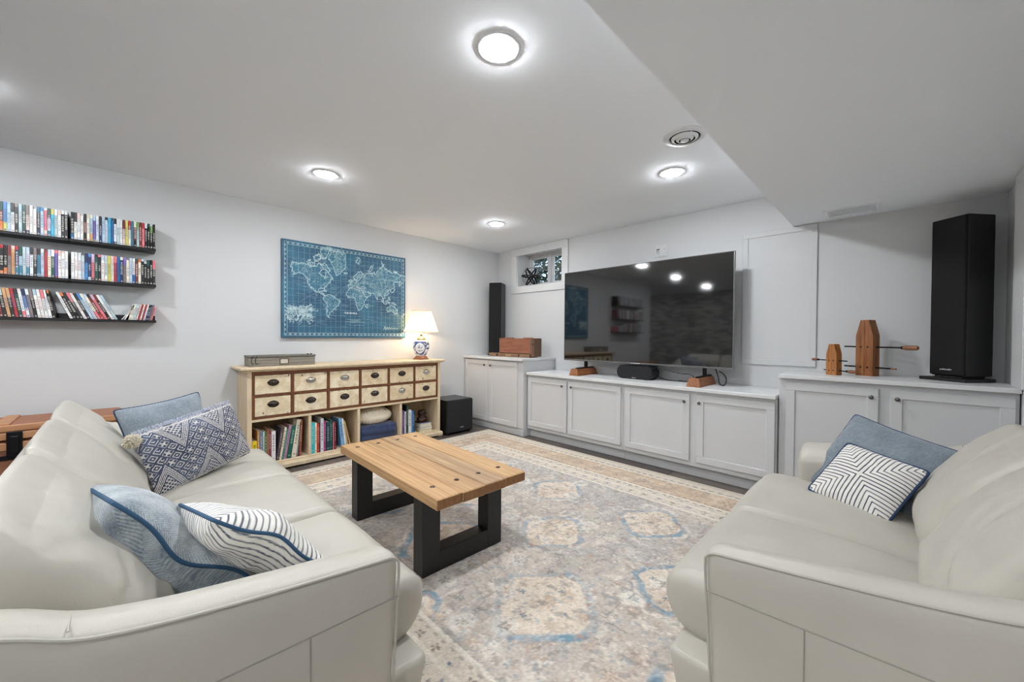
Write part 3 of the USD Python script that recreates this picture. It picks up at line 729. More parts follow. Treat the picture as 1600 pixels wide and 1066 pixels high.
shelf_of_books(.790, [((238, 208, 30), 'short bright yellow', .034, .20, .17, 0, 0), ((190, 140, 92), 'tan', .017, .282, .2, 0, .001), ((110, 124, 156), 'blue-grey', .024, .275, .2, 0, 0), ((214, 226, 204), 'pale green', .010, .268, .19, 0, 0),
    ((62, 104, 70), 'green', .018, .266, .2, 0, 0), ((176, 96, 56), 'orange-brown', .010, .275, .2, 0, 0), ((122, 62, 66), 'maroon', .020, .275, .21, 0, 0), ((226, 224, 228), 'white', .031, .262, .2, 0, 0),
    ((84, 72, 82), 'dark plum', .020, .28, .2, -8, .004), ((228, 214, 180), 'cream and orange', .017, .282, .2, -9, .001), ((48, 128, 132), 'teal', .012, .27, .2, -9, .0), ((170, 132, 154), 'mauve', .022, .295, .21, -9, .001),
    ((20, 92, 80), 'dark green', .034, .285, .2, -9, .002), ((222, 214, 194), 'thick cream', .036, .335, .23, -8, .002), ((150, 152, 154), 'grey', .010, .31, .2, -6, 0), ((70, 56, 58), 'black-spined', .010, .31, .2, -4, 0), ((150, 82, 58), 'russet brown', .018, .325, .2, -2, .004)], 'leftmost', 'books in the leftmost bay')
shelf_of_books(1.249, [((50, 188, 206), 'bright turquoise', .033, .288, .2, 0, .002), ((236, 222, 190), 'cream', .017, .282, .2, 0, 0), ((188, 54, 44), 'red', .019, .272, .2, 0, 0), ((42, 42, 50), 'black', .010, .27, .2, 0, 0), ((206, 210, 220), 'pale grey', .028, .315, .22, 0, 0),
    ((166, 48, 118), 'magenta', .018, .288, .2, 0, 0), ((18, 66, 74), 'dark teal', .036, .272, .2, 0, .002), ((20, 82, 78), 'deep green', .015, .29, .21, 0, 0), ((40, 40, 58), 'midnight blue', .009, .285, .2, 0, 0), ((200, 120, 136), 'pink', .010, .26, .2, 0, 0), ((112, 22, 34), 'dark crimson', .018, .262, .2, 0, 0)], 'second', 'books in the second bay')
shelf_of_books(1.530, [((110, 162, 206), 'light blue', .032, .292, .2, 6, .0), ((232, 228, 220), 'white', .015, .288, .2, 7, .001), ((206, 178, 130), 'tan paper', .013, .27, .19, 9, .004), ((198, 164, 112), 'sandy', .013, .262, .19, 13, .012)], 'second', 'leaning books in the second bay')
shelf_of_books(2.170, [((176, 128, 84), 'ochre and violet', .013, .272, .2, 0, 0), ((110, 96, 162), 'violet', .012, .28, .2, 0, 0), ((86, 72, 130), 'indigo', .015, .272, .2, 0, 0), ((220, 214, 208), 'off-white', .017, .262, .2, 0, 0),
    ((26, 30, 34), 'tall black', .011, .322, .2, 0, 0), ((42, 82, 70), 'tall green', .016, .325, .2, 0, 0), ((224, 222, 226), 'pale lavender', .034, .275, .2, 0, 0), ((112, 150, 190), 'sky blue', .010, .26, .2, 0, .002), ((34, 94, 160), 'blue', .020, .26, .2, 0, 0), ((30, 44, 60), 'dark navy', .012, .25, .2, 0, 0)], 'rightmost', 'books in the rightmost bay')
def flat_book(z, w, d, h, c, lab, y0):
    t = thing('book', lab, 'book', loc=(DX-.03-d/2, y0, z), group='books lying flat in the rightmost bay')
    part('cover', cat(box(-d/2, d/2, 0, w, 0, .003), box(-d/2, d/2, 0, w, h-.003, h), box(-d/2, -d/2+.003, 0, w, 0, h)), mat('book_%02x%02x%02x' % tuple(c), c, .5), t, smooth=False)
    part('pages', plain(-d/2+.004, d/2-.004, .004, w-.004, .003, h-.003), mat('page_block', (226, 216, 196), .8), t, smooth=False)
flat_book(ZB, .165, .2, .026, (204, 186, 110), 'yellow-edged book lying flat at the bottom of the stack beside the sculpture', 2.405)
flat_book(ZB+.0265, .16, .2, .024, (214, 206, 190), 'cream book lying flat in the middle of the stack under the sculpture', 2.412)
flat_book(ZB+.051, .15, .19, .042, (150, 160, 176), 'thick grey-blue book lying flat directly under the dark sculpture', 2.415)
def sculpture():
    m = trimesh.creation.icosphere(4, 1.0); v = np.array(m.vertices)
    w = .052+.022*np.exp(-((v[:, 2]+.75)/.35)**2)-.012*np.exp(-((v[:, 2]-.05)/.3)**2)
    p = np.stack([v[:, 0]*w, v[:, 1]*w*1.15, (v[:, 2]+1)*.075], -1)
    n = meshkit.fbm(p*42+7, 3, 2)-.5
    p += v*(n*.035)[:, None]; p[:, 2] = np.maximum(p[:, 2], 0)
    return trimesh.Trimesh(p, m.faces, process=False)
sc = thing('sculpture', 'small dark bronze sculpture sitting on the flat book stack', 'sculpture', loc=(DX-.115, 2.487, ZB+.0935))
part('figure', sculpture(), mat('dark_bronze', (72, 46, 34), .35, metallic=.5, var=(30, (40, 26, 22), .2)), sc, smooth=True)
part('base', box(-.05, .05, -.062, .062, 0, .012, .002), mat('dark_bronze_base', (60, 38, 28), .4, metallic=.4), sc, smooth=False)

# folded blanket and rolled cream pillow in the third bay
q, f, g = rbox((.30, .425, .155), (.05, .03, .05), (24, 30, 16), (.006, 0, .004))
q[:, 2] += .0775; q[:, 0] += .006*np.sin(q[:, 2]*90+q[:, 1]*4); q += (meshkit.fbm(q*14, 3, 8)-.5)[:, None]*.010
q[:, 2] -= q[:, 2].min()
bl = thing('blanket', 'folded navy blanket under the cream knitted pillow in the dresser', 'blanket', loc=(DX-.185, 1.921, ZB))
part('folded_cloth', (q, f), mat('navy_fleece', (32, 44, 76), .95, var=(9, (52, 68, 106), .25), bump=(220, .5, .003), sheen=.4), bl, smooth=True)
q, f, g = rbox((.27, .40, .165), (.12, .17, .08), (40, 80, 24), (0, 0, .004))
q[:, 2] += .0825
q += np.stack([0*q[:, 0], 0*q[:, 0], .0018*np.sin(q[:, 1]*210+q[:, 0]*90)], 1)
kp = thing('knit_pillow', 'cream cable-knit pillow resting on the navy blanket in the dresser', 'pillow', loc=(DX-.175, 1.912, ZB+.156))
q[:, 2] -= q[:, 2].min()
part('cover', (q, f), mat('cream_knit', (238, 229, 208), .95, bump=(160, .5, .003), sheen=.3), kp, smooth=True)

# ------------------------------------------------------------------ on the dresser: old file box, table lamp
gb = thing('document_box', 'old grey wooden file box with a metal label holder on the dresser', 'box', loc=(-3.985, 1.045, .900))
GREY = mat('weathered_grey_wood', (150, 144, 132), .75, var=((30, 3, 40), (112, 106, 98), .3), bump=(60, .3, .002))
part('body', box(-.09, .09, -.265, .262, 0, .078, .004), GREY, gb, smooth=False)
part('lid', box(-.093, .095, -.268, .266, .0785, .094, .003), mat('weathered_grey_lid', (122, 118, 108), .75, var=((30, 3, 40), (92, 90, 84), .3)), gb, smooth=False)
part('plank_groove', cat(plain(.0895, .0905, -.25, .25, .026, .0275), plain(.0895, .0905, -.25, .25, .052, .0535)), DARKGAP, gb, smooth=False)
part('label_holder', move(cat(box(0, .005, -.036, .036, .016, .022, .001), box(0, .005, -.036, .036, .06, .066, .001), box(0, .005, -.036, -.03, .016, .066, .001), box(0, .005, .03, .036, .016, .066, .001)), (.0905, .0, 0)), mat('aged_brass', (120, 104, 84), .4, metallic=.8), gb, smooth=False)
part('label_card', plain(.0905, .092, -.03, .03, .022, .06), mat('label_card', (196, 188, 178), .8), gb, smooth=False)
for yy in (-.235, -.205): part('wire_clip', tube(spline([(.085, yy, .095), (.099, yy-.006, .088), (.099, yy-.016, .055), (.097, yy+.004, .02)], 14), .002, 6), BLACKM, gb)
for yy in (.205, .235): part('hinge_knob', move(cyl(.006, 0, .010, 12), (.06, yy, .094)), BLACKM, gb)

lm = thing('table_lamp', 'lit blue and white ginger jar table lamp with pleated shade', 'lamp', loc=(-3.985, 2.51, .900))
part('base', lathe([(0, 0), (.088, 0), (.09, .006), (.084, .014), (.074, .022), (.068, .032), (.066, .036), (0, .036)], 40), mat('lamp_base_wood', (160, 96, 60), .4, var=(20, (126, 70, 42), .2)), lm, smooth=40)
prof = spline([(.052, .037), (.066, .06), (.084, .10), (.094, .145), (.088, .19), (.066, .217), (.046, .226), (.044, .234)], 40)
n_ = 96
jar = lathe(np.vstack([[0, .037], prof, [0, .234]]), n_)
vj = np.array(jar.vertices); an = np.arctan2(vj[:, 1], vj[:, 0])
q3 = np.stack([np.cos(an)*2.2, np.sin(an)*2.2, vj[:, 2]*26], -1)
pat = meshkit.fbm(q3*1.5+4, 4, 3)
zz = (vj[:, 2]-.13)/.075; dA = np.abs(((an+.72+PI) % (2*PI))-PI)
med = np.hypot(dA/.75, zz)                       # medallion turned to the room
blue = (pat > .5).astype(float)*((np.abs(zz) < 1.05))*(med > .85)
blue = np.maximum(blue, ((med > .82) & (med < 1.0)).astype(float))
blue = np.maximum(blue, ((med < .6) & (meshkit.fbm(q3*2.6, 3, 9) > .56)).astype(float)*.7)
blue = np.maximum(blue, ((vj[:, 2] > .208) & (vj[:, 2] < .214)).astype(float)*.8)
cj = np.array(lin((232, 236, 240)))*(1-blue[:, None])+np.array(lin((58, 84, 146)))*blue[:, None]
part('jar', jar, colmat('porcelain', .12, coat=.5), lm, smooth=True, col=cj)
part('cap', lathe([(0, .234), (.05, .234), (.052, .239), (.048, .243), (.036, .252), (.022, .262), (.012, .268), (.012, .29), (0, .29)], 36), mat('lamp_brass', (206, 178, 110), .25, metallic=1.), lm, smooth=40)
part('harp', tube([(0, -.032*math.cos(a), .282+.16*math.sin(a)) for a in np.linspace(0, PI, 24)], .0022, 6), mat('lamp_brass', (0, 0, 0)), lm)
z0s, z1s, r0s, r1s = .318, .566, .198, .112
npl = 60; na = npl*4
a_ = np.arange(na)*2*PI/na
rows = []
for s in np.linspace(0, 1, 9):
    rad = r0s+(r1s-r0s)*s+.0028*np.cos(a_*npl)
    rows.append(np.stack([rad*np.cos(a_), rad*np.sin(a_), np.full(na, z0s+(z1s-z0s)*s)], -1))
vs = np.vstack(rows); fs = []
for i in range(8):
    for j in range(na):
        k = (j+1) % na
        fs += [[i*na+j, i*na+k, (i+1)*na+k], [i*na+j, (i+1)*na+k, (i+1)*na+j]]
shade_m = usdkit.material(stage, '/World/Looks/lamp_shade_fabric', {'d': ('diffuse_bsdf', {'color': lin((240, 226, 204))}), 't': ('translucent_bsdf', {'color': lin((250, 228, 196))}), 'm': ('mix_closure', {'fac': .5})},
    [('d.BSDF', 'm.closure1'), ('t.BSDF', 'm.closure2')], surface='m.closure')
part('shade', (vs, fs), shade_m, lm, smooth=True)
part('shade_trim', cat(tube([(r0s*math.cos(a), r0s*math.sin(a), z0s) for a in np.linspace(0, 2*PI, 64, endpoint=False)], .0035, 6, True), tube([(r1s*math.cos(a), r1s*math.sin(a), z1s) for a in np.linspace(0, 2*PI, 48, endpoint=False)], .0035, 6, True)), mat('shade_trim', (196, 172, 150), .8), lm)
bulb = trimesh.creation.icosphere(3, .032); bulb.apply_translation((0, 0, .36))
part('bulb', bulb, emit('bulb_glow', (1.0, .78, .52), 110.0*LAMP_STRENGTH/200), lm, smooth=True)
# ------------------------------------------------------------------ television and what stands around it
TX0, TX1, TZ0, TZ1, TY = -2.757, -.980, .905, 1.913, 3.650
tvl = ((TX0+TX1)/2, TY, TZ0)
tv = thing('television', 'large flat black television standing on two wooden risers', 'television', loc=tvl)
W2, HT = (TX1-TX0)/2, TZ1-TZ0
SILV = mat('tv_bezel_metal', (126, 126, 128), .35, metallic=.8)
part('back_shell', cat(box(-W2+.002, W2-.002, .006, .034, .002, HT-.002, .004), box(-W2+.2, W2-.2, .034, .075, .06, HT*.62, .012)), mat('tv_back_plastic', (26, 26, 28), .5), tv, smooth=False)
part('bezel', cat(box(-W2, W2, 0, .03, 0, .016, .002), box(-W2, W2, 0, .03, HT-.007, HT, .002), box(-W2, -W2+.007, 0, .03, .016, HT-.007, .002), box(W2-.009, W2, 0, .03, .016, HT-.007, .002)), SILV, tv, smooth=False)
part('screen', plain(-W2+.006, W2-.008, .003, .008, .0155, HT-.0065), mat('tv_screen', (9, 9, 10), .055, spec=1.0, coat=.9), tv, smooth=False, label='glossy black screen')
part('logo_bar', plain(-.05, .05, -.001, .002, .004, .012), mat('tv_logo', (190, 190, 192), .4), tv, smooth=False)
for fx in (-2.465, -1.215):
    x = fx-tvl[0]
    f_ = part('foot', cat(box(x-.016, x+.016, -.16, .16, -.079, -.064, .004), box(x-.014, x+.014, .004, .034, -.066, .004, .003)), BLACKM, tv, smooth=False)
def block(label, x, y0, y1):
    z = .757; t = thing('wooden_riser', label, 'wooden riser', loc=(x, (y0+y1)/2, z), group='wooden risers under the television')
    h = (y1-y0)/2; b = np.array([[-.055, -h, 0], [.055, -h, 0], [.055, h, 0], [-.055, h, 0], [-.040, -h+.018, .068], [.040, -h+.018, .068], [.040, h-.018, .068], [-.040, h-.018, .068]])
    m = trimesh.convex.convex_hull(np.vstack([b+d for d in np.vstack([np.eye(3), -np.eye(3)])*.0015]+[[0, 0, 0]]))
    m.apply_translation((0, 0, -m.bounds[0, 2]))
    part('riser', m, mat('block_wood', (166, 108, 66), .45, var=((60, 6, 60), (120, 70, 40), .2)), t, smooth=False)
block('oiled wooden riser with sloping sides under the left television foot', -2.475, 3.445, 3.835)
block('oiled wooden riser with sloping sides under the right television foot', -1.222, 3.415, 3.815)

cs = thing('centre_speaker', 'black rounded centre speaker lying on the worktop under the television', 'speaker', matrix=trimesh.transformations.translation_matrix((-1.865, 3.622, .757))@trimesh.transformations.rotation_matrix(math.radians(-1), (0, 0, 1)))
def stadium(w, h, r, n=10):
    out = []
    for cx, cz, a0 in ((w/2-r, h-r, 0), (-w/2+r, h-r, 90), (-w/2+r, r, 180), (w/2-r, r, 270)):
        for a in np.linspace(a0, a0+90, n): out.append((cx+r*math.cos(math.radians(a)), cz+r*math.sin(math.radians(a))))
    return out
bd = prism(stadium(.384, .134, .062), .148); part('cabinet', basis(bd, (1, 0, 0), (0, 0, 1), (0, -1, 0), (0, .150, 0)), BLACKP, cs, smooth=30)
gr = prism(stadium(.372, .124, .058), .008); part('grille', basis(gr, (1, 0, 0), (0, 0, 1), (0, -1, 0), (0, .004, .005)), mat('speaker_cloth', (30, 30, 33), .9, bump=(900, .5, .001)), cs, smooth=30)
part('badge', letters('polkaudio', .0065, (1, 0, 0), (0, 0, 1), (0, -1, 0), (0, -.0041, .012)), mat('badge_silver', (210, 210, 212), .35), cs, smooth=False)

def cable(name, label, pts, r=.0035): return part(name, tube(spline(pts, 40), r, 8), mat('cable_rubber', (24, 24, 25), .5), None, smooth=True, label=label, cat='cable')
cable('cable', 'thin black cable hanging from the television to its right foot', [(-1.655, 3.70, .925), (-1.635, 3.66, .885), (-1.55, 3.62, .872), (-1.40, 3.61, .845), (-1.30, 3.605, .838), (-1.27, 3.66, .770), (-1.272, 3.75, .7605)])
cable('cable', 'black cable lying behind the centre speaker towards the right riser', [(-1.66, 3.74, .785), (-1.60, 3.76, .764), (-1.45, 3.78, .7605), (-1.30, 3.79, .7605), (-1.28, 3.86, .7605)])
cable('cable', 'thick black cable looping down right of the right television foot', [(-1.135, 3.70, .93), (-1.120, 3.68, .88), (-1.098, 3.665, .82), (-1.085, 3.66, .775), (-1.062, 3.67, .764), (-1.045, 3.69, .80), (-1.065, 3.73, .84), (-1.10, 3.78, .86), (-1.14, 3.82, .87)], .005)

# ------------------------------------------------------------------ tower speakers, subwoofer
GLOSSB = mat('black_veneer', (14, 14, 15), .35, bump=(90, .05, .001)); CLOTH = mat('black_grille_cloth', (15, 15, 17), .9, bump=(900, .5, .001))
def tower(label, c, rz, w, d, z0, z1, plinth):
    t = thing('tower_speaker', label, 'speaker', loc=(c[0], c[1], .914), rotz=rz)
    z0 -= .914; z1 -= .914
    part('cabinet', box(-w/2, w/2, -d/2+.012, d/2, z0, z1, .004), GLOSSB, t, smooth=False)
    part('grille', box(-w/2+.003, w/2-.003, -d/2-.006, -d/2+.0125, z0+.006, z1-.004, .008), CLOTH, t, smooth=False)
    if plinth:
        part('plinth', box(-plinth[0]/2, plinth[0]/2, -plinth[1]/2-.03, plinth[1]/2-.03, 0, .021, .003), GLOSSB, t, smooth=False)
        part('riser', box(-w/2+.02, w/2-.02, -d/2+.01, d/2-.02, .0205, z0+.001, .002), BLACKP, t, smooth=False)
        part('badge', letters('polkaudio', .0095, (1, 0, 0), (0, 0, 1), (0, -1, 0), (.0, -d/2-.0061, z0+.036)), mat('badge_silver', (0, 0, 0)), t, smooth=False)
    else:
        part('plinth', box(-w/2-.012, w/2+.012, -d/2-.008, d/2, 0, z0, .002), BLACKP, t, smooth=False)
    return t
tower('tall black floor speaker on a dark plinth at the right end of the worktop', (.2868, 3.765), -39, .183, .20, .946, 1.944, (.246, .215))
tower('slim black tower speaker in the corner behind the wooden case', (-3.989, 3.738), 29.5, .172, .22, .926, 1.912, None)

sw = thing('subwoofer', 'black cube subwoofer on the floor between the dresser and the cabinets', 'subwoofer', loc=(-3.915, 2.902, 0))
part('cabinet', box(-.185, .17, -.192, .192, .018, .41, .006), mat('subwoofer_lacquer', (16, 16, 18), .25), sw, smooth=False)
part('grille', box(.169, .186, -.186, .186, .03, .402, .010), mat('speaker_cloth', (0, 0, 0)), sw, smooth=False)
part('badge', letters('polkaudio', .009, (0, 1, 0), (0, 0, 1), (1, 0, 0), (.1861, .02, .075)), mat('badge_silver', (0, 0, 0)), sw, smooth=False)
for a in (-.15, .14):
    for b in (-.16, .16): part('foot', move(cyl(.02, 0, .019, 14), (a, b, 0)), BLACKP, sw)
part('top_marker', move(cyl(.006, 0, .003, 12), (.09, .075, .4098)), DARKGAP, sw)

# ------------------------------------------------------------------ wooden case on the left worktop
wc = thing('wooden_case', 'old reddish-brown wooden case lying on the tall left cabinet', 'wooden case', matrix=trimesh.transformations.translation_matrix((-3.70, 3.51, .914))@trimesh.transformations.rotation_matrix(math.radians(6.3), (0, 0, 1)))
CW = mat('case_red_wood', (154, 98, 74), .55, var=((8, 70, 70), (116, 68, 50), .2)); CW2 = mat('case_pale_wood', (138, 108, 82), .6, var=((5, 40, 40), (108, 82, 60), .3))
part('body', box(.004, .515, .006, .16, .042, .228, .003), CW2, wc, smooth=False)
part('front_panel', box(.018, .498, -.004, .008, .048, .236, .002), CW, wc, smooth=False)
for a in (0, .500): part('corner_post', box(a, a+.017, -.006, .02, .042, .238, .002), CW2, wc, smooth=False)
part('end_panel', box(.512, .556, -.004, .158, .012, .238, .003), mat('case_dark_wood', (112, 80, 60), .6, var=((5, 40, 40), (88, 62, 46), .3)), wc, smooth=False)
part('finger_hole', basis(cyl(.011, 0, .002, 20), (1, 0, 0), (0, 0, 1), (0, -1, 0), (.535, -.0035, .162)), DARKGAP, wc)
part('base_tray', box(.0, .50, -.028, .15, .0, .042, .003), CW2, wc, smooth=False)
part('slide_rail', box(-.165, .0, -.02, .05, .0, .044, .004), CW2, wc, smooth=False)
for a, b in ((.06, .20), (.36, .50)): part('top_cleat', box(a, b, .03, .06, .2275, .246, .002), CW, wc, smooth=False)
part('brass_plate', cat(*[box(.13+k*.03, .15+k*.03, -.0295, -.027, .014, .03, .001) for k in range(3)]), mat('old_brass', (188, 168, 120), .4, metallic=.8), wc, smooth=False, kind='stuff')
for a in (-.02, .34): part('iron_strap', box(a-.006, a+.006, -.0302, .0, .004, .038, .001), BLACKM, wc, smooth=False)
part('latch', box(-.185, -.163, -.014, .01, .006, .024, .003), BLACKM, wc, smooth=False)

# ------------------------------------------------------------------ handscrew clamps on the right worktop
JW = mat('clamp_maple', (182, 122, 68), .42, var=((70, 70, 6), (142, 86, 44), .2)); JW2 = mat('clamp_old_maple', (164, 108, 62), .45, var=((60, 60, 5), (116, 68, 38), .2))
HW = mat('clamp_handle', (150, 96, 64), .45, var=((6, 60, 60), (112, 68, 44), .3))
def clamp(label, x, y, rz, w, d, h, sh, s1, s2, jm):
    """w: both jaws' width, d: depth, h height, sh: shoulder height; s = (z, left end, right end, handle side, handle length, radius)"""
    t = thing('wooden_clamp', label, 'clamp', loc=(x, y, .914), rotz=rz)
    for s in (-1, 1):
        pl = [(s*.0008, 0), (s*w/2, 0), (s*w/2, sh), (s*w*.24, h), (s*.0008, h)]
        if s < 0: pl = pl[::-1]
        m = basis(prism(pl, d), (1, 0, 0), (0, 0, 1), (0, -1, 0), (0, d/2, 0))
        part('jaw', m, jm, t, smooth=False)
    for z, a, b, side, hl, r in (s1, s2):
        part('screw_rod', basis(cyl(.0038 if h < .3 else .0052, a, b, 12), (0, 1, 0), (0, 0, 1), (1, 0, 0), (0, 0, z)), BLACKM, t)
        e, sg = (a, -1) if side < 0 else (b, 1)
        hp = lathe([(0, 0), (r*.62, 0), (r*.68, .008), (r*.78, .012), (r, .022), (r*1.02, hl*.6), (r*.96, hl-.008), (r*.7, hl-.001), (0, hl)], 20)
        hd = part('handle', basis(hp, (0, 1, 0), (0, 0, sg), (sg, 0, 0), (e, 0, z)), HW, t, smooth=40)
        part('ferrule', basis(lathe([(0, -.002), (r*.66, -.002), (r*.72, .009), (0, .009)], 18), (0, 1, 0), (0, 0, sg), (sg, 0, 0), (e, 0, z)), BLACKM, hd)
    part('pivot_nut', cat(*[basis(cyl(w*.065, 0, .0012, 14), (1, 0, 0), (0, 0, 1), (0, -1, 0), (q*w*.2, -d/2+.0002, z)) for q in (-1, 1) for z in (s1[0], s2[0])]), mat('pivot_iron', (62, 44, 34), .5, metallic=.4), t, kind='stuff')
clamp('small wooden handscrew clamp standing left of the bigger one', -.324, 3.640, -33, .074, .048, .222, .150, (.104, -.112, .092, -1, .050, .0105), (.032, -.072, .090, 1, .062, .0115), JW)
clamp('large wooden handscrew clamp with its handle pointing right', -.150, 3.755, -31, .108, .064, .395, .285, (.204, -.152, .200, 1, .088, .0155), (.060, -.150, .150, 1, .001, .0055), JW2)

# ------------------------------------------------------------------ strap orb on the window sill
orb = thing('wire_orb', 'dark metal strap orb sitting on the window sill', 'ornament', loc=(-3.605, 4.018, WZ0+.0045))
def strap(nrm, R=.138, w=.017, th=.003, n=64):
    nrm = np.asarray(nrm, float); nrm /= np.linalg.norm(nrm)
    a = np.cross(nrm, [.3, .5, .8]); a /= np.linalg.norm(a); b = np.cross(nrm, a)
    v, f = [], []
    for i in range(n):
        d = math.cos(2*PI*i/n)*a+math.sin(2*PI*i/n)*b
        for r_, s in ((R, -1), (R, 1), (R-th, 1), (R-th, -1)): v.append(d*r_+nrm*s*w/2)
        j = (i+1) % n
        for k in range(4):
            k2 = (k+1) % 4; f += [[4*i+k, 4*j+k, 4*j+k2], [4*i+k, 4*j+k2, 4*i+k2]]
    m = trimesh.Trimesh(np.array(v)+[0, 0, R], f, process=False); m.fix_normals(); return m
# three bands crossing where the camera looks through, one round the rim
vd = np.array([.667, -.745, 0]); sd = np.array([.745, .667, 0])
for k in range(3):
    a = k*PI/3+.05
    part('strap', strap(sd*math.sin(a)+np.array([0, 0, 1])*math.cos(a)+vd*.05, .138-.0032*k), BLACKM, orb, smooth=40)
part('strap', strap(vd+np.array([0, 0, .06]), .1285), BLACKM, orb, smooth=40)
part('strap', strap(vd*.35+sd*.8+np.array([0, 0, .5]), .1252), BLACKM, orb, smooth=40)
# ------------------------------------------------------------------ rug
RX0, RX1, RY0, RY1 = -3.632, .30, .30, 3.272
def rug():
    st = .0062; nu, nv = int((RX1-RX0)/st), int((RY1-RY0)/st)
    X, Y = np.meshgrid(np.linspace(RX0, RX1, nu+1), np.linspace(RY0, RY1, nv+1), indexing='ij')
    P = np.stack([X, Y, 0*X], -1)
    N = lambda s, o=3, sd=0: meshkit.fbm(P*s+sd*3.7, o, sd)
    w1, w2 = N(22, 3, 1)-.5, N(22, 3, 2)-.5
    Xw, Yw = X+w1*.035, Y+w2*.035
    big = N(2.1, 3, 3); fine = N(85, 2, 4); mid = N(13, 3, 5); spk = np.random.default_rng(5).random(X.shape)
    L = lambda c: np.array(lin(c))
    col = L((188, 177, 165))+0*X[..., None]
    def mixc(m, c):
        nonlocal col
        m = np.clip(m, 0, 1)[..., None]; col = col*(1-m)+L(c)*m
    ss = lambda e0, e1, x: np.clip((x-e0)/(e1-e0), 0, 1)**2*(3-2*np.clip((x-e0)/(e1-e0), 0, 1))
    mixc(ss(.45, .62, big)*.75, (204, 189, 173)); mixc(ss(.5, .36, N(3.3, 3, 9))*.6, (172, 166, 162)); mixc(ss(.56, .68, mid)*.5, (216, 206, 192)); mixc(ss(.42, .3, mid)*.45, (150, 142, 136))
    FX0, FX1, FY0, FY1 = RX0+.60, RX1-.60, .895, 2.668
    # lattice of octagonal diamonds
    wear = N(7, 3, 6)
    rows = [(1.305, -1.085), (1.825, -1.455), (2.35, -1.085), (.785, -1.455)]
    MX, MY = [], []
    best = np.full(X.shape, 9.0); bi = np.zeros(X.shape, int); idx = 0; cen = []
    for y0, x0 in rows:
        for k in range(-4, 5):
            cx = x0+.745*k
            if cx < FX0-.1 or cx > FX1+.1: continue
            a, b = (.290, .300) if y0 < 2 and y0 > 1 and abs(y0-1.825) > .1 else (.235, .258)
            dx, dy = np.abs(Xw-cx)/a, np.abs(Yw-y0)/b
            d = np.maximum(dx+dy, np.maximum(dx, dy)*1.18)
            m = d < best; best = np.where(m, d, best); bi = np.where(m, idx, bi); cen.append((cx, y0)); idx += 1
    C = np.array(cen); cxx, cyy = C[bi, 0], C[bi, 1]
    infield = (X > FX0) & (X < FX1) & (Y > FY0) & (Y < FY1)
    inner = ss(.90, .84, best)*infield; mixc(inner*.85, (216, 200, 179))
    mixc(inner*ss(.52, .62, N(16, 3, 12))*.6, (190, 166, 142))
    rim = ss(.84, .90, best)*ss(1.06, .98, best)*infield
    bl = rim*(.38+.62*ss(.42, .55, wear)); mixc(bl*.8, (132, 160, 178))
    mixc(rim*ss(.52, .6, wear)*ss(.45, .55, N(30, 2, 8))*.85, (98, 142, 164)); mixc(rim*ss(.66, .74, N(34, 2, 20))*.7, (170, 126, 98))
    halo = ss(1.04, 1.10, best)*ss(1.2, 1.12, best)*infield*ss(.5, .6, N(9, 3, 14)); mixc(halo*.6, (222, 214, 202))
    # petalled rosettes scattered on a jittered lattice, paler ground around some of them
    def rosettes(pts, R, petals, c1, c2, ground=None, amt=.9):
        for (px, py), c, k in zip(pts, c1, range(len(pts))):
            i0, i1 = np.searchsorted(X[:, 0], (px-R*2.2, px+R*2.2)); j0, j1 = np.searchsorted(Y[0], (py-R*2.2, py+R*2.2))
            if i1 <= i0 or j1 <= j0: continue
            s = (slice(i0, i1), slice(j0, j1))
            x, y = Xw[s]*.6+X[s]*.4-px, Yw[s]*.6+Y[s]*.4-py
            r, a = np.hypot(x, y), np.arctan2(y, x)
            if ground is not None:
                g = np.clip(ss(R*2.1, R*1.3, r)*.75*(.4+wear[s]), 0, 1)[..., None]; col[s] = col[s]*(1-g)+L(ground)*g
            m = (ss(R*(.62+.38*np.cos(a*petals+k)), R*(.45+.3*np.cos(a*petals+k)), r)*amt*(fine[s] > .36))[..., None]
            col[s] = col[s]*(1-m)+L(c)*m
            m = (ss(R*.3, R*.2, r)*amt)[..., None]; col[s] = col[s]*(1-m)+L(c2)*m
    r = np.random.default_rng(12)
    tones = [(96, 112, 124), (112, 110, 108), (150, 116, 92), (104, 132, 150), (172, 138, 112), (88, 96, 104)]
    pts, cols = [], []
    for gx in np.arange(FX0+.06, FX1, .145):
        for gy in np.arange(FY0+.06, FY1, .135):
            p = np.array([gx, gy])+r.uniform(-.045, .045, 2); pts.append(p); cols.append(tones[int(r.integers(6))])
    k = r.random(len(pts))
    sel = lambda a, b: ([p for p, q in zip(pts, k) if a <= q < b], [c for c, q in zip(cols, k) if a <= q < b])
    a, b = sel(0, .16); rosettes(a, .034, 6, b, (206, 190, 166), (218, 211, 200), .7)
    a, b = sel(.2, .62); rosettes(a, .022, 5, b, (206, 192, 174), None, .75)
    a, b = sel(.62, .8); rosettes(a, .05, 8, [(178, 146, 120)]*len(a), (196, 178, 156), None, .6)
    # one big pale flower in each diamond, with small blue blossoms round it
    rosettes(C, .075, 8, [(188, 164, 140)]*len(C), (120, 112, 104), None, .55)
    sm = [c+np.array([dx, dy])*.115 for c in C for dx, dy in ((1, .1), (-1, -.1), (.1, 1), (-.1, -1))]
    rosettes(sm, .020, 4, [(92, 118, 136)]*len(sm), (168, 150, 132), None, .85)
    # meandering pale and dark stems
    for s_, c_, w_ in ((17, (214, 206, 192), .012), (23, (120, 112, 106), .007)):
        n_ = N(s_*.35, 2, int(s_)); mixc(ss(w_, w_*.4, np.abs(n_-.5))*infield*(best > 1.06)*.55, c_)
    # borders
    e = np.minimum(np.minimum(X-RX0, RX1-X), np.where(Y > 1.8, RY1-Y, Y-RY0))
    ew = e+w1*.006
    along = np.where((np.minimum(X-RX0, RX1-X) < np.minimum(Y-RY0, RY1-Y)), Y, X)
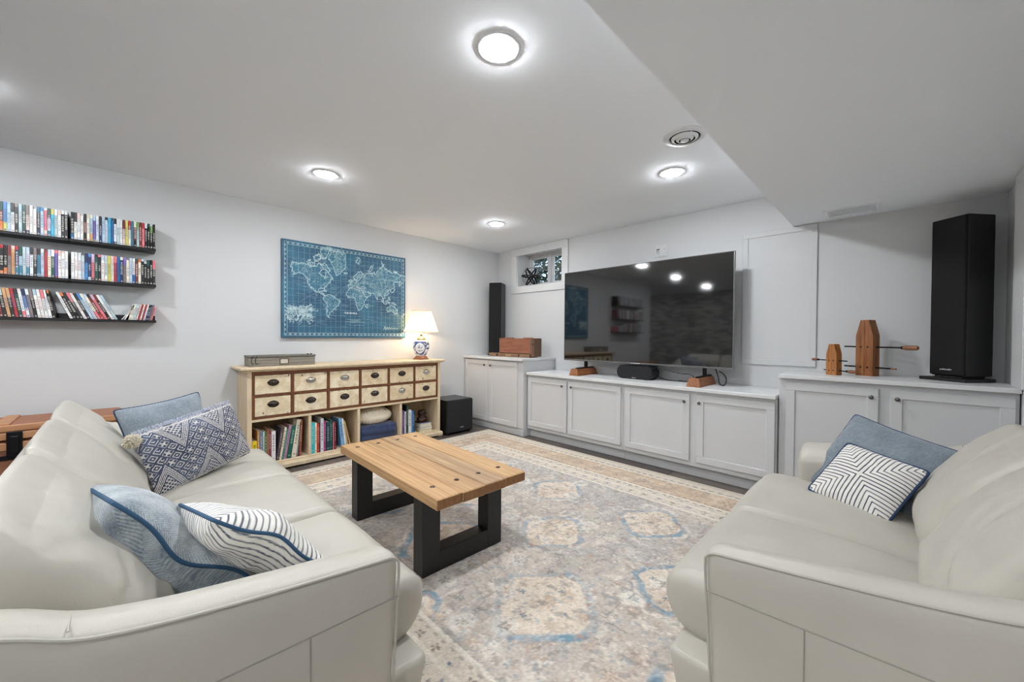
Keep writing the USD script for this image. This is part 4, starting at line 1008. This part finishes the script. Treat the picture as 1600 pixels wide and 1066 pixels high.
    band = lambda a, b: (ew >= a) & (ew < b)
    bd = ew < .60
    mixc(bd*1., (208, 196, 178)); mixc(band(.152, .405)*1., (200, 174, 144)); mixc(band(.152, .405)*ss(.5, .62, mid)*.7, (216, 196, 172)); mixc(band(.152, .405)*ss(.47, .36, N(18, 3, 17))*.6, (172, 150, 128))
    mixc(band(.0, .03)*.8, (196, 182, 164)); mixc(band(.03, .05)*ss(.4, .5, fine)*.5, (168, 152, 138))
    for p, c in ((.145, (222, 212, 196)), (.41, (224, 214, 198)), (.495, (220, 210, 194)), (.592, (222, 214, 200))): mixc((np.abs(ew-p) < .009)*.9, c)
    dash = lambda p, h, per, duty, c, am: mixc((np.abs(ew-p) < h)*(((along/per+.13*np.floor(along/per*.37)) % 1) < duty)*(fine > .33)*am, c)
    dash(.118, .008, .062, .62, (132, 120, 112), .8); dash(.175, .005, .05, .5, (150, 128, 112), .6); dash(.382, .006, .05, .55, (128, 116, 110), .7); dash(.432, .007, .056, .6, (122, 112, 108), .8); dash(.57, .006, .056, .5, (140, 128, 118), .6)
    pb, cb, pg, cg = [], [], [], []
    # small worn flecks of cream, brown and slate all over the ground
    fl, fl2 = N(60, 2, 31), N(48, 2, 37)
    mixc(ss(.62, .7, fl)*infield*.55, (226, 216, 202)); mixc(ss(.64, .72, fl2)*infield*.5, (136, 126, 120)); mixc(ss(.68, .74, N(40, 2, 41))*infield*.5, (186, 146, 120)); mixc(ss(.7, .76, N(44, 2, 43))*infield*.4, (126, 148, 164))
    per = lambda off, step: [(x, y) for x in np.arange(RX0+off, RX1-off, step) for y in (RY0+off, RY1-off)]+[(x, y) for y in np.arange(RY0+off+step, RY1-off, step) for x in (RX0+off, RX1-off)]
    pb = per(.278, .21); rosettes(pb, .07, 8, [tones[int(i)] for i in r.choice([1, 2, 4, 4], len(pb))], (206, 186, 160), None, .6)
    pb = per(.278, .105); rosettes(pb, .03, 5, [(164, 132, 108)]*len(pb), (214, 196, 172), None, .6)
    pb = per(.53, .105); rosettes(pb, .027, 4, [((72, 104, 138), (92, 100, 106), (84, 116, 142), (120, 104, 94))[int(i)] for i in r.integers(0, 4, len(pb))], (190, 172, 150), None, .9)
    pb = per(.455, .1); rosettes(pb, .020, 4, [((86, 112, 138), (112, 108, 104))[int(i)] for i in r.integers(0, 2, len(pb))], (190, 172, 150), None, .75)
    pb = per(.09, .09); rosettes(pb, .018, 5, [(160, 140, 124)]*len(pb), (214, 198, 176), None, .5)
    # yarn mottling
    g_ = col.mean(-1, keepdims=True); col = (col*.84+g_*.16)*1.06
    col *= (.78+.30*spk+.26*fine)[..., None]
    Z = .011+.0012*(spk-.5)+.001*(fine-.5)
    edge = (np.minimum(np.minimum(X-RX0, RX1-X), np.minimum(Y-RY0, RY1-Y)) < .001)
    Z = np.where(edge, .002, Z)
    V = np.stack([X-(RX0+RX1)/2, Y-(RY0+RY1)/2, Z], -1).reshape(-1, 3)
    return V, grid(nu, nv), col.reshape(-1, 3)
V_, F_, C_ = rug()
rg_ = thing('rug', 'large faded beige and blue oriental rug with diamond medallions', 'rug', loc=((RX0+RX1)/2, (RY0+RY1)/2, 0))
part('pile', (V_, F_), colmat('rug_wool', .95, bump=(420, .7, .004), sheen=.25, spec=.1), rg_, smooth=True, col=C_)
hx, hy = (RX1-RX0)/2, (RY1-RY0)/2
part('bound_edge', cat(*[tube([a, b], .005, 8) for a, b in (((-hx, -hy, .005), (hx, -hy, .005)), ((-hx, hy, .005), (hx, hy, .005)), ((-hx, -hy, .005), (-hx, hy, .005)), ((hx, -hy, .005), (hx, hy, .005)))]), mat('rug_binding', (176, 164, 148), .95), rg_, kind='stuff')

# ------------------------------------------------------------------ coffee table
ct = thing('coffee_table', 'rustic plank coffee table with black square-framed legs on the rug', 'table', loc=(-2.03, 1.30, .012), rotz=-2)
TW = [mat('table_pine_%d' % k, c, .5, var=((1.3, 46, 46), c2, .16, 1.6), bump=(40, .15, .002)) for k, (c, c2) in enumerate([((206, 168, 122), (166, 126, 86)), ((196, 158, 114), (150, 114, 78)), ((186, 155, 118), (146, 116, 86)), ((206, 168, 122), (164, 124, 82))])]
END = mat('table_end_grain', (150, 106, 66), .65, var=(60, (112, 76, 46), .3), bump=(120, .4, .002))
tz1 = .430; tz0 = tz1-.052; L2 = .5925
for k in range(4):
    y0 = -.2825+k*.14125
    a = L2-(.004, .0, .003, .006)[k]
    pk = part('top_plank', box(-L2+(.002, .004, 0, .005)[k], a, y0+.0024, y0+.14125-.0024, tz0, tz1-(.0, .0015, .0005, .001)[k], .004), TW[k], ct, smooth=False)
    part('end_grain', box(a-.004, a+.0006, y0+.0045, y0+.137, tz0+.004, tz1-.0055, .001), END, pk, smooth=False)
    for x in (-.475, .44):
        part('bolt', move(lathe([(0, .0004), (.006, .0006), (.0085, .0012), (.0125, .0014), (.0135, .0004)], 20), (x, y0+.0706, tz1-.0005)), mat('bolt_iron', (52, 42, 36), .45, metallic=.7), pk)
for x0 in (-.433, .352):
    t_ = .088; lg = []
    a, b = -.265, .24
    for y0, y1 in ((a, a+.1), (b-.1, b)): lg.append(box(x0, x0+t_, y0, y1, .0, tz0-.001, .0025))
    lg += [box(x0+.0006, x0+t_-.0006, a+.098, b-.098, 0, .098, .0025), box(x0+.0006, x0+t_-.0006, a+.098, b-.098, tz0-.036, tz0-.0015, .0025)]
    part('leg_frame', cat(lg), mat('black_stained_wood', (20, 20, 21), .5, bump=(60, .2, .001)), ct, smooth=False)

# ------------------------------------------------------------------ steamer trunk behind the left sofa
tk = thing('trunk', 'old wooden trunk with black metal corners behind the left sofa', 'trunk', loc=(-3.90, -.46, 0))
TK1 = mat('trunk_slat_wood', (202, 152, 110), .5, var=((40, 3, 40), (160, 104, 68), .3)); TK2 = mat('trunk_canvas', (160, 112, 84), .6, var=(6, (144, 90, 64), .3))
part('body', box(-.2, .195, -.5, .475, .02, .535, .006), TK2, tk, smooth=False)
part('lid', box(-.202, .197, -.502, .477, .54, .632, .012), TK2, tk, smooth=False)
for z0, z1 in ((.596, .634), (.548, .590), (.485, .53), (.22, .27), (.03, .08)): part('slat', box(.19, .207, -.5, .475, z0, z1, .004), TK1, tk, smooth=False)
for y0 in (-.32, -.02, .28): part('top_slat', box(-.19, .19, y0-.03, y0+.03, .628, .642, .004), TK1, tk, smooth=False)
part('latch_plate', box(.206, .215, .0, .06, .45, .595, .004), BLACKM, tk, smooth=False)
part('latch_hasp', box(.214, .226, .014, .046, .47, .57, .005), BLACKM, tk, smooth=False)
for yy in (-.503, .452): part('corner_iron', cat(box(.185, .213, yy, yy+.028, .02, .532, .003), box(.185, .214, yy, yy+.028, .542, .636, .003)), BLACKM, tk, smooth=False)
part('strap', box(.206, .2095, -.5, .475, .43, .458, .001), BLACKM, tk, smooth=False)
# ------------------------------------------------------------------ sofas
LEATHER = usdkit.material(stage, '/World/Looks/ivory_leather', {
    't': ('texture_coordinate', {}), 'v': ('voronoi_texture', {'scale': 420.0, 'feature': 'smooth_f1', 'smoothness': .6}), 'n': ('noise_texture', {'scale': 14.0, 'detail': 4.0}), 'b1': ('bump', {'strength': .22, 'distance': .001}), 'b2': ('bump', {'strength': .25, 'distance': .006}),
    'n2': ('noise_texture', {'scale': 3.0, 'detail': 3.0}), 'r': ('rgb_ramp', {'ramp': [(.3, lin((180, 175, 165))), (.7, lin((189, 184, 174)))]}),
    'p': ('principled_bsdf', {'roughness': .42, 'specular_ior_level': .45})},
    [('t.object', 'v.vector'), ('t.object', 'n.vector'), ('t.object', 'n2.vector'), ('v.distance', 'b1.height'), ('n.fac', 'b2.height'), ('b1.normal', 'b2.normal'), ('b2.normal', 'p.normal'), ('n2.fac', 'r.fac'), ('r.color', 'p.base_color')], surface='p.BSDF')
PIPE = mat('leather_piping', (176, 172, 162), .5)
SEAM = mat('leather_seam', (150, 145, 136), .6)
LEGW = mat('sofa_leg_wood', (40, 30, 24), .45)
AW, MOD, ADEP = .182, .572, .80
def arm_top(v):
    return _PCH(np.clip(v, -.80, 0))
from scipy.interpolate import PchipInterpolator
_PCH = PchipInterpolator([-.80, -.75, -.69, -.62, -.54, -.44, -.32, -.16, 0.0], [.63, .72, .764, .742, .700, .676, .657, .636, .617])
def bulge(p, c, r, a, n):
    d = np.linalg.norm((p-np.asarray(c))/np.asarray(r), axis=1); return p+np.asarray(n)*(a*np.exp(-d**2))[:, None]
def sofa(name, label, loc, rotz, n, mirror, seed):
    t = thing(name, label, 'sofa', loc=loc, rotz=rotz)
    Ltot = 2*AW+n*MOD
    def put(nm, v, f, m=LEATHER, parent=t, lab=None, smooth=True):
        v = np.array(v, float); f = np.array(f)
        if mirror: v[:, 0] *= -1; f = f[:, ::-1]
        return part(nm, (v, f), m, parent, smooth=smooth, label=lab)
    def putm(nm, m, mt, parent=t, lab=None, smooth=40): return put(nm, m.vertices, m.faces, mt, parent, lab, smooth)
    # arms: flat outer panel with a piped rim, top sweeping up to the back
    for k, (u0, lab) in enumerate(((0, None), (Ltot-AW, None))):
        q, f, g = rbox((AW, ADEP, .56), (.030, .032, .030), (10, 44, 18), (0, 0, .006))
        q += [AW/2, -ADEP/2, .34]
        s = (q[:, 2]-.06)/.56
        inner = (q[:, 0]/AW) if k == 0 else 1-(q[:, 0]/AW)
        top = arm_top(q[:, 1])+.006*np.sin(PI*np.clip(inner, 0, 1))-.058*np.clip((inner-.2)/.8, 0, 1)**1.4
        q[:, 2] = .06+s*(top-.06)
        q[:, 1] -= .055*np.clip((.62-q[:, 2])/.56, 0, 1)*np.clip(1+q[:, 1]/.3, 0, 1)*.55
        q[:, 0] += u0
        nn = (meshkit.fbm(q*7+seed, 3, 3)-.5)*.006*np.clip((q[:, 2]-.1)/.3, 0, 1); q[:, 2] += nn
        a = put('arm', q, f)
        ux = (u0+.0055) if k == 0 else (u0+AW-.0055)
        vv = np.linspace(-.03, -.79, 40)
        fr = lambda z: -.003-.055*np.clip((.62-z)/.56, 0, 1)*.55
        pts = [(ux, fr(z), z) for z in np.linspace(.07, .575, 16)]+[(ux, -.006, .597), (ux, -.014, .609)]+[(ux, v, float(arm_top(v))-.0045) for v in vv]
        putm('piping', tube(pts, .0036, 8), PIPE, a)
        zs = lambda v: .515+.03*np.clip(-v/.8, 0, 1)
        px = (u0-.0002) if k == 0 else (u0+AW+.0002)
        putm('panel_seam', tube([(px, v, float(zs(v))) for v in np.linspace(-.012, -.79, 24)], .0016, 6), SEAM, a)
        putm('panel_seam', tube([(px, -.215, z) for z in np.linspace(.065, .522, 12)], .0016, 6), SEAM, a)
        xs = np.linspace(u0+.012, u0+AW-.012, 10)
        ii = (xs-u0)/AW if k == 0 else 1-(xs-u0)/AW
        putm('top_seam', tube([(x, -.555, float(arm_top(-.555))+.006*math.sin(PI*i)-.058*max(0, (i-.2)/.8)**1.4+.0045) for x, i in zip(xs, ii)], .0013, 6), PIPE, a)
    # frame: back, front rail and deck
    q, f, g = rbox((Ltot-.02, .13, .63), (.05, .055, .06), (40, 10, 16), (0, 0, .006)); q += [Ltot/2, -.735, .375]; put('back_frame', q, f)
    q, f, g = rbox((Ltot-.06, .74, .235), (.02, .03, .02), (40, 16, 8)); q += [Ltot/2, -.265, .175]
    q[:, 1] += np.where(q[:, 1] > -.1, -.055*np.clip((.29-q[:, 2])/.23, 0, 1), 0); put('front_rail', q, f)
    for uu in (.07, Ltot-.07):
        for v_ in (.0, -.72): putm('leg', lathe([(0, 0), (.02, 0), (.028, .066), (0, .066)], 16).apply_translation((uu, v_, .0)), LEGW)
    # cushions
    rs = np.random.default_rng(seed)
    for k in range(n):
        u0, u1 = AW+k*MOD, AW+(k+1)*MOD
        a, b = (u0-.065 if k == 0 else u0+.001), (u1+.065 if k == n-1 else u1-.001)
        q, f, g = rbox((b-a, .66, .185), (.035, .075, .06), (34, 40, 12), (0, .010, .020))
        q += [(a+b)/2, -.178, .3675]
        # narrow behind the arm fronts so that only the nose overhangs
        w = np.clip((-.02-q[:, 1])/.03, 0, 1)
        if k == 0: q[:, 0] = np.where(q[:, 0] < u0+.002, q[:, 0]+(u0+.002-q[:, 0])*w, q[:, 0])
        if k == n-1: q[:, 0] = np.where(q[:, 0] > u1-.002, q[:, 0]+(u1-.002-q[:, 0])*w, q[:, 0])
        up = np.clip((q[:, 2]-.36)/.08, 0, 1)
        wr = meshkit.fbm(q*[9, 5, 3]+seed+k*3, 3, 6)-.5
        q[:, 2] += up*wr*.014
        q[:, 2] -= up*.02*np.clip((-.25-q[:, 1])/.25, 0, 1)
        q[:, 1] -= .035*np.clip((.36-q[:, 2])/.09, 0, 1)*np.clip((q[:, 1]+.05)/.15, 0, 1)
        s = put('seat_cushion', q, f)
        putm('seat_seam', tube([(x, .121, .318) for x in np.linspace(a+.03, b-.03, 20)], .0018, 6), SEAM, s)
        # back cushion: leaning, crowned, pinched at its upper corners
        a, b = u0-.004, u1+.004
        q, f, g = rbox((b-a, .25, .435), (.05, .105, .125), (40, 20, 44), (0, .030, .010))
        q[:, 2] += .2175
        h = np.clip(q[:, 2]/.435, 0, 1.05); sf = (q[:, 1]+.125)/.25
        q[:, 1] -= sf*.232*h**1.5+(1-sf)*.055*h
        crease = np.zeros(len(q))
        x_ = (q[:, 0]/(b-a)); front = np.clip(g[:, 1], 0, 1)
        # soft folds fanning out from the lower outer corners and along the top rim
        for j in range(9):
            cx, cz, an, ln = rs.uniform(-.45, .45), rs.uniform(.15, .9), rs.uniform(-.5, .5)+(.5 if rs.random() < .5 else -.5), rs.uniform(.08, .2)
            d0 = (q[:, 0]-cx*(b-a)); d1 = (q[:, 2]-cz*.435)
            al = d0*math.cos(an)+d1*math.sin(an); ac = -d0*math.sin(an)+d1*math.cos(an)+.3*al**2
            crease += rs.uniform(.3, 1)*np.exp(-(ac/.012)**2-(al/ln)**2)*(1 if j % 2 else -.7)
        wr = meshkit.fbm(q*[6, 5, 8]+seed*2+k*5, 3, 16)-.5
        q[:, 1] += front*(crease*.009+wr*.016)
        q[:, 2] += np.clip(g[:, 2], 0, 1)*((meshkit.fbm(q*[10, 3, 3]+k*7+seed, 3, 4)-.5)*.010-.007*np.abs(2*x_)**4)
        q += [(a+b)/2, -.520, .418]
        s = put('back_cushion', q, f)
    return t
sofa('sofa', 'cream leather three-seat sofa at the left with its back to the camera', (-.878, .50, .011), 0, 3, True, 1)
sofa('sofa', 'cream leather two-seat sofa at the right facing the coffee table', (-.352, 1.062, .011), 90, 2, False, 4)

# ------------------------------------------------------------------ throw pillows
def pillow(name, label, c, ex, ey, w, h, thick, colf, material, piping=None, pipe_r=.0045, seed=0, group='throw pillows', pinch=.05, nsub=96, sag=0., chop=0., bulge_low=0., back=1.0, slump=0., back_low=0.):
    ex = np.asarray(ex, float); ex /= np.linalg.norm(ex); ey = np.asarray(ey, float); ey -= ex*np.dot(ex, ey); ey /= np.linalg.norm(ey); ez = np.cross(ex, ey)
    M = np.eye(4); M[:3, 0], M[:3, 1], M[:3, 2], M[:3, 3] = ex, ey, ez, c
    t = thing(name, label, 'pillow', matrix=M, group=group)
    nu, nv = nsub, max(24, int(nsub*h/w))
    den = lambda n_: (lambda t: .45*t+.55*np.sin(t*PI/2))(np.linspace(-1, 1, n_+1))
    U, V = np.meshgrid(den(nu), den(nv), indexing='ij')
    def outline(u, v):
        rc = .035*(np.abs(u)*np.abs(v))**14; x = u*w/2*(1-pinch*(1-v**2)*u**2-rc*.3/w); y = v*h/2*(1-pinch*(w/h)*(1-u**2)*v**2-rc*.3/h)
        y = y-sag*h*(1-u**2); return x, y
    X, Y = outline(U, V)
    prof = (np.clip(1-np.abs(U)**2.6, 0, 1)*np.clip(1-np.abs(V)**2.6, 0, 1))**.62
    prof *= 1-.10*np.exp(-((U*.7)**2+(V*.7)**2)/.08)*0
    wr = meshkit.fbm(np.stack([U*2.2+seed, V*2.2*h/w, 0*U], -1), 3, seed)-.5
    edgew = np.exp(-((1-np.maximum(np.abs(U), np.abs(V)))/.18)**2)
    wr2 = meshkit.fbm(np.stack([U*7+seed, V*7, 0*U+2], -1), 2, seed+5)-.5
    Z = thick/2*prof*(1+.35*wr)*(1-bulge_low*V)+.012*edgew*wr2*prof**.5-chop*thick*np.exp(-(U/.22)**2)*np.clip(V, 0, 1)**2*prof
    f = grid(nu, nv)
    zoff = lambda u, v: -slump*(np.exp(-((v-.05)/.36)**2)-.3*np.exp(-((v+.6)/.3)**2))*np.clip((1-u)/2, 0, 1)**1.5
    Zo = zoff(U, V)
    Zb = Z*back*(1-back_low*V)
    vt = np.stack([X, Y, Z+.0006+Zo], -1).reshape(-1, 3); vb = np.stack([X, Y, -Zb-.0006+Zo], -1).reshape(-1, 3)
    col = None
    S = np.stack([X, Y], -1)
    def arc(Q, Zs, ax):
        d = np.sqrt(np.diff(Q, axis=ax)**2+np.diff(Zs, axis=ax)**2); a = np.cumsum(d, axis=ax)
        a = np.concatenate([np.zeros_like(np.take(a, [0], ax)), a], ax); return a-np.take(a, [a.shape[ax]//2], ax)
    ct_ = colf(U, V, arc(X, Z, 0), arc(Y, Z, 1), 1); cb_ = colf(U, V, arc(X, Zb, 0), arc(Y, Zb, 1), -1)
    part('front_cover', (vt, f), material, t, smooth=True, col=ct_.reshape(-1, 3)); part('back_cover', (vb, f[:, ::-1]), material, t, smooth=True, col=cb_.reshape(-1, 3))
    s = np.linspace(-1, 1, 40)[:-1]
    loop = np.vstack([np.stack([s, -np.ones(39)], 1), np.stack([np.ones(39), s], 1), np.stack([-s, np.ones(39)], 1), np.stack([-np.ones(39), -s], 1)])
    # round the corner slightly
    loop = np.sign(loop)*np.minimum(np.abs(loop), 1)
    x, y = outline(loop[:, 0], loop[:, 1])
    if piping is not None: part('piping', tube(np.stack([x, y, zoff(loop[:, 0], loop[:, 1])], 1), pipe_r, 8, True), piping, t)
    return t, M, outline
L3 = lambda c: np.array(lin(c))
def weave(c1, c2, sx=520, amp=1.0):
    def fn(U, V, X, Y, side):
        n = meshkit.noise(np.stack([X*sx, Y*sx*.55, 0*X], -1), 3); b = meshkit.fbm(np.stack([X*14, Y*14, 0*X], -1), 3, 8)
        m = np.clip(.25+.5*n*amp+.35*(b-.4), 0, 1)[..., None]; return L3(c1)*(1-m)+L3(c2)*m
    return fn
def herring(c1, c2):
    def fn(U, V, X, Y, side):
        # columns of fine diagonals that reverse from one column to the next
        col_ = np.floor(X/.042) % 2*2-1
        m = np.sin((Y+col_*X*1.15)*2*PI/.0082)*.5+.5; b = meshkit.fbm(np.stack([X*22, Y*22, 0*X], -1), 3, 8); n = meshkit.noise(np.stack([X*330, Y*330, 0*X], -1), 3)
        m = np.clip(.26+m*.40+.7*(b-.4)+.35*(n-.5), 0, 1)[..., None]; return L3(c1)*(1-m)+L3(c2)*m
    return fn
def chevron_stripe(U, V, X, Y, side):
    # stripes square to each side, mitred on the diagonals; the reverse is plain striped
    p = .0158; d = np.where(np.abs(V) > np.abs(U), X, Y) if side > 0 else X
    a = np.abs(((d/p) % 1)-.5); m = np.clip((.17-a)/.09, 0, 1)[..., None]
    n = meshkit.fbm(np.stack([X*60, Y*60, 0*X], -1), 2, 3)[..., None]
    return (L3((230, 227, 220))*(1-m)+L3((66, 74, 92))*m)*(.93+.14*n)
def kilim(U, V, X, Y, side):
    # a row of nested diamonds cut by a zigzag band, with hooked and boxed small motifs between
    x, y = X/.36, Y/.30*1.0
    per = .52
    zx = np.abs(((x/per) % 1)-.5)*2*per          # zigzag distance along the row, 0..per
    big = np.minimum(np.abs(y-(.5-zx*1.0)), np.abs(y+.5-zx*1.0))     # distance from the zigzags rising from both long edges
    ink = np.zeros_like(U)
    d1 = (.5-np.abs(y))-zx*.0
    tri_t = (.5-y)+np.abs(((x/per+.0) % 1)-.5)*per*1.9-.0; tri_b = (.5+y)+np.abs(((x/per+.5) % 1)-.5)*per*1.9
    for tri in (tri_t, tri_b):
        for k in range(4): ink = np.maximum(ink, (np.abs(tri-(.30+k*.040)) < .011).astype(float))
        lat = (np.abs((((x+y)/.055) % 1)-.5) < .16) | (np.abs((((x-y)/.055) % 1)-.5) < .16)
        ink = np.maximum(ink, (lat & (tri < .26) & (tri > .07)).astype(float)*.95)
        ink = np.maximum(ink, (np.abs(tri-.485) < .009)*.9)
    mid = (tri_t > .47) & (tri_b > .47)
    c = .15
    ux, vy = x+y, x-y
    cu, cv = ((ux/c) % 1)-.5, ((vy/c) % 1)-.5
    cell = (np.floor(ux/c)*7+np.floor(vy/c)*13) % 3
    sq = np.maximum(np.abs(cu), np.abs(cv))
    boxm = ((sq > .26) & (sq < .36)) | (sq < .10)
    hook = (((sq > .28) & (sq < .38)) & ~((cu > .1) & (cv > -.2) & (cv < .25))) | ((np.abs(cu) < .06) & (cv > -.2) & (cv < .1)) | ((np.abs(cv-.05) < .06) & (cu > -.06) & (cu < .2))
    cross = ((np.abs(cu) < .09) | (np.abs(cv) < .09)) & (sq < .34) | ((sq > .38) & (sq < .43))
    mot = np.where(cell == 0, boxm, np.where(cell == 1, hook, cross))
    ink = np.where(mid, mot.astype(float), ink)
    ink = np.maximum(ink, (np.abs(np.abs(V)-.93) < .02)*.8)
    n = meshkit.fbm(np.stack([X*230, Y*230, 0*X], -1), 2, 3); b = meshkit.fbm(np.stack([X*9, Y*9, 0*X], -1), 2, 13)
    ink = np.clip(ink*(.45+.95*n), 0, 1)*.9
    base = L3((54, 62, 82))*(1-np.clip(b*1.4-.3, 0, 1))[..., None]+L3((88, 99, 122))*np.clip(b*1.4-.3, 0, 1)[..., None]
    return base*(1-ink[..., None])+L3((214, 210, 204))*ink[..., None]
FAB = colmat('woven_fabric', .95, bump=(700, .5, .0012), sheen=.3, spec=.1)
NAVY = mat('navy_piping', (36, 58, 92), .8); NAVY2 = mat('bright_navy_piping', (40, 76, 106), .8)
NAT = mat('natural_fringe', (222, 214, 196), .95, bump=(300, .6, .002))
# left sofa
pillow('throw_pillow', 'plain denim-blue pillow behind the patterned one at the far end of the left sofa', (-2.60, .185, .672), (-.48, .86, .09), (-.22, -.20, .95), .38, .36, .13, weave((98, 111, 123), (162, 171, 178)), FAB, NAVY, .0032, 2, pinch=.07)
t_, M_, o_ = pillow('lumbar_pillow', 'navy and cream kilim-patterned lumbar pillow with a pompom on the left sofa', (-2.43, .275, .632), (-.527, .837, .148), (-.183, -.282, .942), .475, .30, .12, kilim, FAB, None, 0, 5, pinch=.02, nsub=260)
for sy in (1,):
    r_ = np.random.default_rng(8+sy); fl = []
    for u in np.linspace(-.99, .99, 100):
        x, y = o_(np.array([u]), np.array([float(sy)]))
        fl.append(tube([(x[0], y[0]-sy*.004, 0), (x[0]+r_.uniform(-.004, .004), y[0]+sy*.007, r_.uniform(-.003, .003)), (x[0]+r_.uniform(-.006, .006), y[0]+sy*.015, r_.uniform(-.006, .006))], .0022, 4))
    part('fringe', cat(fl), mat('lavender_fringe', (188, 192, 208), .95), t_, smooth=False, kind='stuff')
r_ = np.random.default_rng(3); pm = []
for k in range(420):
    d = r_.normal(size=3); d /= np.linalg.norm(d); L_ = r_.uniform(.026, .034); e = np.cross(d, r_.normal(size=3)); e /= np.linalg.norm(e)
    pm.append(tube([d*.004, d*L_*.6+e*.002, d*L_+e*.005], [.0026, .0028, .0018], 4))
x, y = o_(np.array([-1.0]), np.array([1.0]))
part('pompom', cat(pm).apply_translation((x[0]-.012, y[0]-.02, .012)), NAT, t_, smooth=False, kind='stuff', label='cream yarn pompom')
pillow('throw_pillow', 'blue herringbone pillow with navy piping leaning nearest the camera on the left sofa', (-1.416, .100, .620), (-.98, -.15, -.135), (0, -.66, .75), .43, .43, .135, herring((80, 100, 116), (198, 203, 204)), FAB, NAVY2, .0046, 9, pinch=.03, nsub=210, back=2.9, slump=.03, back_low=.45)
pillow('throw_pillow', 'striped cream pillow with blue piping leaning on the herringbone one', (-1.232, .258, .634), (-.98, -.12, -.145), (0, -.773, .634), .30, .33, .105, chevron_stripe, FAB, NAVY2, .0042, 4, pinch=.03, nsub=120, back=1.45, slump=-.018)
# right sofa
pillow('throw_pillow', 'plain denim-blue pillow behind the striped one on the right sofa', (-.062, 2.40, .600), (0.846, -0.494, -0.202), (0.445, 0.445, 0.777), .41, .41, .13, weave((84, 96, 108), (148, 158, 166)), FAB, NAVY, .0035, 6, pinch=.05, chop=.3)
pillow('throw_pillow', 'white pillow with dark mitred stripes on the right sofa', (-.091, 2.217, .5735), (.868, -.479, -.13), (.426, .583, .692), .295, .295, .105, chevron_stripe, FAB, NAVY, .0055, 7, pinch=.03, nsub=170)
